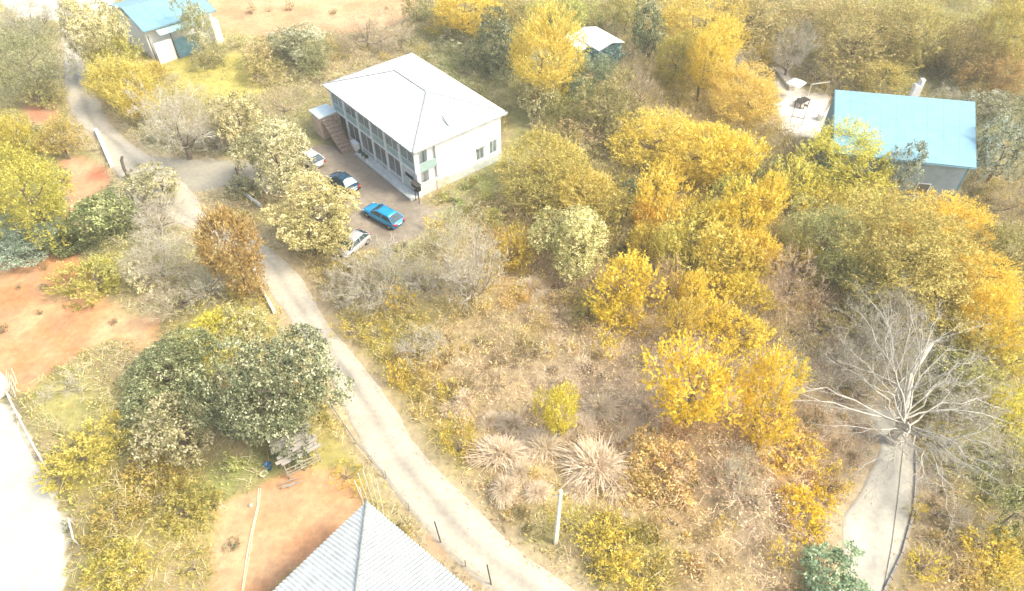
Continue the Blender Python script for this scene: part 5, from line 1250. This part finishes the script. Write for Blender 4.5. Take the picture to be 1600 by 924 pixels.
# ------------------------------------------------------------------ the great grey leafless tree over the concrete road
def great_tree():
    b = P(1392,690,0); t = thing('bare_tree', 'great pale-grey leafless tree with long limbs spreading over the concrete road', 'tree', b)
    rnd = random.Random(77); big = []; fine = []
    hub = Vector((0,0,2.6))
    big.append((Vector((0,0,-.5)), Vector((.05,0,1.3)), .55, .45)); big.append((Vector((.05,0,1.3)), hub, .45, .38))
    tips = [(1225,590),(1215,610),(1300,640),(1340,735),(1372,745),(1325,470),(1345,455),(1370,450),(1402,455),(1432,470),(1465,490),(1300,520),(1545,560),(1560,590),(1580,660),(1590,645),(1555,700),(1530,720),(1500,790),(1470,745),(1430,770),(1545,745),(1480,830),(1270,660),(1355,520),(1500,545),(1290,560),(1385,500)]
    def tw(p, d, L, r, k):
        for i in range(3):
            d = (d+Vector((rnd.gauss(0,.22), rnd.gauss(0,.22), rnd.gauss(0,.16)))).normalized(); q = p+d*L/3; fine.append((p, q, r, r*.8)); p, r = q, r*.8
            if k < 3:
                for _ in range(2):
                    s = Vector((rnd.gauss(0,1), rnd.gauss(0,1), rnd.gauss(0,.6))).normalized(); tw(p, (d+s*.8).normalized(), L*rnd.uniform(.4,.65), r*.6, k+1)
    for i, (x, y) in enumerate(tips):
        up = y < 620
        z = rnd.uniform(3.5,6.5) if up else rnd.uniform(2.0,4.2)
        e = P(x, y, z)-b; st = Vector((rnd.uniform(-.25,.25), rnd.uniform(-.25,.25), rnd.uniform(1.2,2.8))); L = (e-st).length; n = 9; prev = st; r = rnd.uniform(.06,.11)
        side = Vector((rnd.gauss(0,1), rnd.gauss(0,1), .4)).normalized()*L*.13
        for k in range(1, n+1):
            s = k/n; p = st.lerp(e, s)+side*math.sin(s*math.pi)+Vector((rnd.gauss(0,.15), rnd.gauss(0,.15), rnd.gauss(0,.12)+.5*math.sin(s*math.pi)))
            r2 = r*(.86 if k < n else .6); big.append((prev, p, r, r2)); d = (p-prev).normalized()
            if k in (3, 5):                    # a real fork
                q = Vector((rnd.gauss(0,1), rnd.gauss(0,1), rnd.gauss(0,.4))).normalized(); fd = (d+q*.65).normalized(); fp_, fr = p, r2*.75
                for g in range(5):
                    fd = (fd+Vector((rnd.gauss(0,.16), rnd.gauss(0,.16), rnd.gauss(0,.12)))).normalized(); fq = fp_+fd*L*.09; big.append((fp_, fq, fr, fr*.8)); fr *= .8; fp_ = fq
                    tw(fp_, (fd+Vector((rnd.gauss(0,.5), rnd.gauss(0,.5), rnd.gauss(0,.4)))).normalized(), rnd.uniform(.6,1.3), max(.012, fr*.5), 1)
            if k >= 3:
                for _ in range(2):
                    q = Vector((rnd.gauss(0,1), rnd.gauss(0,1), rnd.gauss(0,.7))).normalized(); tw(p, (d+q*.7).normalized(), rnd.uniform(.5,1.6)*(1.15-s*.4), max(.012, r2*.4), 1)
            prev, r = p, r2
    V, F = tubes_np(big, 6); link('trunk', npmesh('trunk', V, F, m=M['greybark']), t)
    V, F = tubes_np(fine, 3); link('branches', npmesh('branches', V, F, m=M['greybark']), t)
    a, c = P(1424,585,3.0)-b, P(1455,537,4.6)-b
    MB().tube([hub*.8, a, c], [.28,.22,.17], 9).build('broken_limb', M['polewood'], t)
great_tree()
# ------------------------------------------------------------------ clumps of tall dry reed
def reed_mesh(seed, R_=1.5, H_=1.9, n=900):
    rng = np.random.default_rng(seed); V = []; F = []; tone = []; k = 0
    for i in range(n):
        a = rng.uniform(0, 6.283) if rng.random() < .6 else rng.normal(seed*2., .7); L = rng.uniform(.55, 1)*H_*1.25; out = rng.uniform(.15, 1)*R_; b = rng.normal(size=2)*.14*R_; w = rng.uniform(.018, .04); m = 5
        tn = np.clip(rng.normal(.55, .25), 0, 1); ca, sa = math.cos(a), math.sin(a)
        for j in range(m+1):
            s = j/m; rr = out*s**1.3; z = L*(s-.62*s*s*(out/R_+.25))+.05*math.sin(i+3*s); c = np.array((b[0]+ca*rr, b[1]+sa*rr, z)); ww = w*(1-.75*s)
            V += [c+np.array((-sa, ca, 0))*ww, c-np.array((-sa, ca, 0))*ww]; tone += [tn, tn]
            if j: F.append((k+2*j-2, k+2*j-1, k+2*j+1, k+2*j))
        k += 2*(m+1)
    return npmesh('reed_blades', V, F, tone=tone, m=LEAF['reed'])
RM = [reed_mesh(s) for s in (1, 2, 3)]
for i, (x, y, s, lb) in enumerate(((783,712,1.2,'largest fountain of dry reed, nearest the road'),(788,765,.7,'smaller dry reed drooping just below the largest fountain'),(930,735,1.35,'broad dry reed fountain right of the concrete pole top'),
    (965,700,.8,'dry reed behind the broad reed fountain'),(905,765,.7,'low dry reed beside the head of the concrete pole'),(935,640,.85,'bright dry reed right of the oval lime-gold tree'),(725,632,.8,'spiky dry reed above the ochre shrub by the road'),
    (830,455,.9,'dry reed tuft below the round cream-leaved tree'),(835,690,.7,'dry reed left of the oval lime-gold tree'),(1010,640,.75,'dry reed arching left of the brightest golden tree'),(880,600,.6,'dry reed behind the oval lime-gold tree'),
    (812,740,.6,'dry reed between the largest fountain and the pole'),(1060,540,.7,'pale reed above the brightest golden tree'),(975,820,.6,'low dry reed above the yellow-olive bush'),(1535,395,.7,'pinkish dry reed beside the green bush on the right'),(765,660,.6,'thin dry reed up-slope of the largest fountain'),(700,640,.5,'little dry reed near the yellow rounded shrub'),(850,700,.9,'wide flattened dry reed in the middle of the reed patch'),(960,760,.9,'cream dry reed at the lower right of the reed patch'),(800,665,.7,'dry reed at the upper left of the reed patch'),(905,670,.8,'cream dry reed just right below the oval lime-gold tree'),(985,690,.7,'dry reed at the right rim of the reed patch'),(840,770,.6,'low dry reed left of the concrete pole'))):
    p = P(x, y, .5); t = thing('reed_clump', lb, 'reeds', (p.x, p.y, .25), i*1.3)
    o = link('blades', RM[i % 3], t); o.scale = (s*1.45, s*(.9+.35*((i*7) % 3)/2), s*(.9+.3*((i*5) % 4)/3)); o.color = (.88,.87,.80,1) if i % 2 else (.94,.92,.86,1)
# ------------------------------------------------------------------ undergrowth nobody could count
def scatter(n, seed, y1=112, lo=.15, hi=1.0):
    rng = np.random.default_rng(seed)
    x = rng.uniform(-84, 84, n*2); y = rng.uniform(10, y1, n*2)
    k = np.abs(x) < 20+.66*y+3; x, y = x[k][:n], y[k][:n]
    d = hardmask(x, y); keep = d > rng.uniform(lo, hi, len(x)); 
    gd = np.full(len(x), 1e9)
    for g, c in GRASS_AND_SHADE: gd = np.minimum(gd, sdist(x, y, g))
    return rng, x[keep], y[keep], d[keep], gd[keep]
def undergrowth():
    # leafy scrub in low mounds
    rng, x, y, d, gd = scatter(40000, 5); k = gd > -.2; x, y, d = x[k], y[k], d[k]
    mound = np.clip(fbm(x, y, 5, 20)*2-.6, 0.05, 1)*np.clip(d/4, .25, 1); base = gheight(x, y, d); col = zcol(x, y); m = 9; n = len(x)
    p = np.stack([x, y, base+mound*2.3*rng.uniform(.25, 1, n)], 1)[:, None]+rng.normal(size=(n, m, 3))*np.array((.26,.26,.16))
    dd = unit(rng.normal(size=(n, m, 3))+np.array((0,0,.4))); up = unit(rng.normal(size=(n, m, 3))*.7+np.array((0,0,1)))
    V, F = leaves(p.reshape(-1,3), dd.reshape(-1,3), up.reshape(-1,3), rng.uniform(.12,.34,n*m), rng.uniform(.05,.15,n*m), rng)
    v = rng.uniform(.62, 1.35, (n, 1, 1))*rng.uniform(.7, 1.35, (n, m, 1)); hue = 1+rng.normal(0, .07, (n, 1, 3)); c = np.clip(col[:, None]*v*hue, 0, .95)
    setp(link('scrub', npmesh('scrub', V, F, np.repeat(c.reshape(-1,3), 4, 0), m=colmat('scrub_leaves', .9, .3))), kind='stuff')
    # taller brush: many small feathery bushes grown into one another
    rng, x, y, d, gd = scatter(6800, 8); fwt = np.clip((x+16+.12*y)/6, .10, 1); dens = np.clip(fbm(x, y, 7, 31)*2.4-.45, .35, 1)
    rp = sdist(x, y, W2([(735,610),(860,590),(1000,600),(1010,690),(990,790),(900,800),(770,790),(735,720)]))
    k = (gd > .8) & (d > .9) & (rng.random(len(x)) < fwt*dens) & ((rp > 0) | (rng.random(len(x)) < .12)); x, y, d = x[k], y[k], d[k]; n = len(x); m = 260
    rad = rng.uniform(.45, 1.4, n)*np.clip(d/3, .5, 1); far = np.clip((y-32)/12, 0, 1)*np.clip((x+6)/8, 0, 1); hgt = rad*rng.uniform(.8, 1.5, n)*(1+.9*far); base = gheight(x, y, d)
    q = unit(rng.normal(size=(n, m, 3))); q[..., 2] = np.abs(q[..., 2]); rr_ = rng.uniform(.35, 1.05, (n, m, 1))
    lump = 1+.28*np.sin(q[..., 0:1]*5+x[:, None, None])*np.cos(q[..., 1:2]*5+y[:, None, None])
    p = np.stack([x, y, base], 1)[:, None]+q*rr_*lump*np.stack([rad, rad, hgt], 1)[:, None]
    dd = unit(q*.6+np.array((0,0,.8))+rng.normal(size=(n, m, 3))*.45); up = unit(rng.normal(size=(n, m, 3))*.6+q)
    ln_ = np.repeat(rng.uniform(.16, .30, n), m)*rng.uniform(.7, 1.2, n*m); wd_ = ln_*np.repeat(rng.uniform(.16, .42, n), m)
    V, F = leaves(p.reshape(-1,3), dd.reshape(-1,3), up.reshape(-1,3), ln_, wd_, rng)
    col = zcol(x, y); kd = rng.random(n); t_ = np.array([(.66,.54,.16)])*np.ones((n,1)); col = np.where((kd < .16+.22*far)[:, None], col*.35+t_*.65, col); col = np.where(((kd > .55) & (kd < .70))[:, None], col*.5+np.array((.30,.30,.15))*.5, col); col = np.where((kd > .8)[:, None], col*.5+np.array((.55,.48,.36))*.5, col)
    v = rng.uniform(.75, 1.25, (n, 1, 1))*rng.uniform(.65, 1.4, (n, m, 1)); c = np.clip(col[:, None]*v, 0, .95)
    print('brush bushes', n)
    setp(link('brush', npmesh('brush', V, F, np.repeat(c.reshape(-1,3), 4, 0), m=colmat('brush_leaves', .9, .35))), kind='stuff')
    # thin twigs and dry stalks fanning up
    rng, x, y, d, gd = scatter(20000, 6); k = gd > -.2; x, y, d = x[k], y[k], d[k]
    mound = np.clip(fbm(x, y, 5, 20)*2-.6, 0.05, 1)*np.clip(d/4, .3, 1); base = gheight(x, y, d); col = zcol(x, y)*.5+np.array((.60,.51,.38))*.66; m = 10; n = len(x)
    p = np.repeat(np.stack([x, y, base+mound*1.5], 1)[:, None], m, 1)+rng.normal(size=(n, m, 3))*.10
    dr = unit(rng.normal(size=(n, m, 3))*np.array((1,1,.5))+np.array((0,0,.75))); L = rng.uniform(.4, 1.25, (n, m, 1)); sd = unit(np.cross(dr, rng.normal(size=(n, m, 3)))); w = rng.uniform(.007, .018, (n, m, 1))
    bend = rng.normal(size=(n, m, 3))*.06
    mid = p+dr*L*.5+bend; tip = p+dr*L+bend*.3-np.array((0,0,.15))*L
    V = np.stack([p+sd*w, p-sd*w, mid-sd*w*.8, mid+sd*w*.8, tip], 2).reshape(-1, 3); nb = n*m; b0 = np.arange(nb)[:, None]*5
    F = np.concatenate([b0+np.array([[0,1,2]]), b0+np.array([[0,2,3]]), b0+np.array([[3,2,4]])], 0)
    v = rng.uniform(.6, 1.4, (n, m, 1)); c = np.clip(col[:, None]*v, 0, .95)
    setp(link('dry_twigs', npmesh('dry_twigs', V, F, np.repeat(c.reshape(-1,3), 5, 0), m=colmat('dry_stalks', .9, .15))), kind='stuff')
    # grass blades
    rng, x, y, d, gd = scatter(36000, 9, lo=-.3, hi=.5); col = zcol(x, y)*.55; g = np.array((.36,.33,.11))
    wgt = np.clip(.6-gd/3, 0.12, 1)[:, None]; col = col*(1-wgt)+g*wgt; keep = rng.random(len(x)) < np.clip(.25-gd/4, .3, 1); x, y, d, col = x[keep], y[keep], d[keep], col[keep]
    n = len(x); m = 6; base = gheight(x, y, d)
    p = np.repeat(np.stack([x, y, base-.02], 1)[:, None], m, 1)+rng.normal(size=(n, m, 3))*np.array((.16,.16,0)); dr = unit(rng.normal(size=(n, m, 3))*np.array((.5,.5,.1))+np.array((0,0,1))); sd = unit(np.cross(dr, rng.normal(size=(n, m, 3))))
    L = rng.uniform(.10, .32, (n, m, 1)); V = np.stack([p+sd*.022, p-sd*.022, p+dr*L], 2).reshape(-1, 3); F = np.arange(n*m*3).reshape(-1, 3)
    c = np.clip(col[:, None]*rng.uniform(.65, 1.4, (n, m, 1)), 0, .9)
    setp(link('grass', npmesh('grass', V, F, np.repeat(c.reshape(-1,3), 3, 0), m=colmat('grass_blades', .9, .25))), kind='stuff')
    # fallen leaves thrown on verges, yards and road edges
    rng = np.random.default_rng(31); x = rng.uniform(-60, 60, 60000); y = rng.uniform(10, 100, 60000); k = np.abs(x) < 20+.6*y; x, y = x[k], y[k]; d = hardmask(x, y)
    k = (d > -.5) & (d < 5) | (rng.random(len(x)) < .03); k &= ~((sdist(x, y, Z['white_yard'][0]) < 0)); 
    for b in BLD: k &= sdist(x, y, b) > .1
    x, y, d = x[k], y[k], d[k]; n = len(x)
    z = np.where(d > 0, gheight(x, y, d)+.03, .085)
    p = np.stack([x, y, z], 1); dd = unit(rng.normal(size=(n, 3))*np.array((1,1,.15))); up = unit(rng.normal(size=(n, 3))*.15+np.array((0,0,1)))
    V, F = leaves(p, dd, up, rng.uniform(.07,.17,n), rng.uniform(.05,.11,n), rng); pal = np.array([(.62,.42,.10),(.50,.30,.12),(.66,.52,.28),(.40,.24,.10)])[rng.integers(0,4,n)]*rng.uniform(.7,1.25,(n,1))
    setp(link('fallen_leaves', npmesh('fallen_leaves', V, F, np.repeat(np.clip(pal,0,.9), 4, 0), m=colmat('fallen_leaf', .9, .1))), kind='stuff')
undergrowth()
hz = MB().box(-3300,3300,-1800,3300,-1.5,46).mesh('haze', bpy.data.materials.new('thin_haze')); hm = hz.materials[0]; hm.use_nodes = True; hm.node_tree.nodes.clear()
ho = hm.node_tree.nodes.new('ShaderNodeOutputMaterial'); hv = hm.node_tree.nodes.new('ShaderNodeVolumePrincipled'); hv.inputs['Density'].default_value = .0009; hv.inputs['Color'].default_value = (1,.98,.84,1); hv.inputs['Anisotropy'].default_value = .2
hm.node_tree.links.new(hv.outputs[0], ho.inputs['Volume']); setp(link('haze', hz), kind='stuff')
S.render.engine = 'CYCLES'
nt_ = 0
for me in bpy.data.meshes: nt_ += sum(len(p.vertices)-2 for p in me.polygons) if len(me.polygons) < 2000 else len(me.polygons)*2
print('unique tris ~', nt_, 'objects', len(bpy.data.objects))
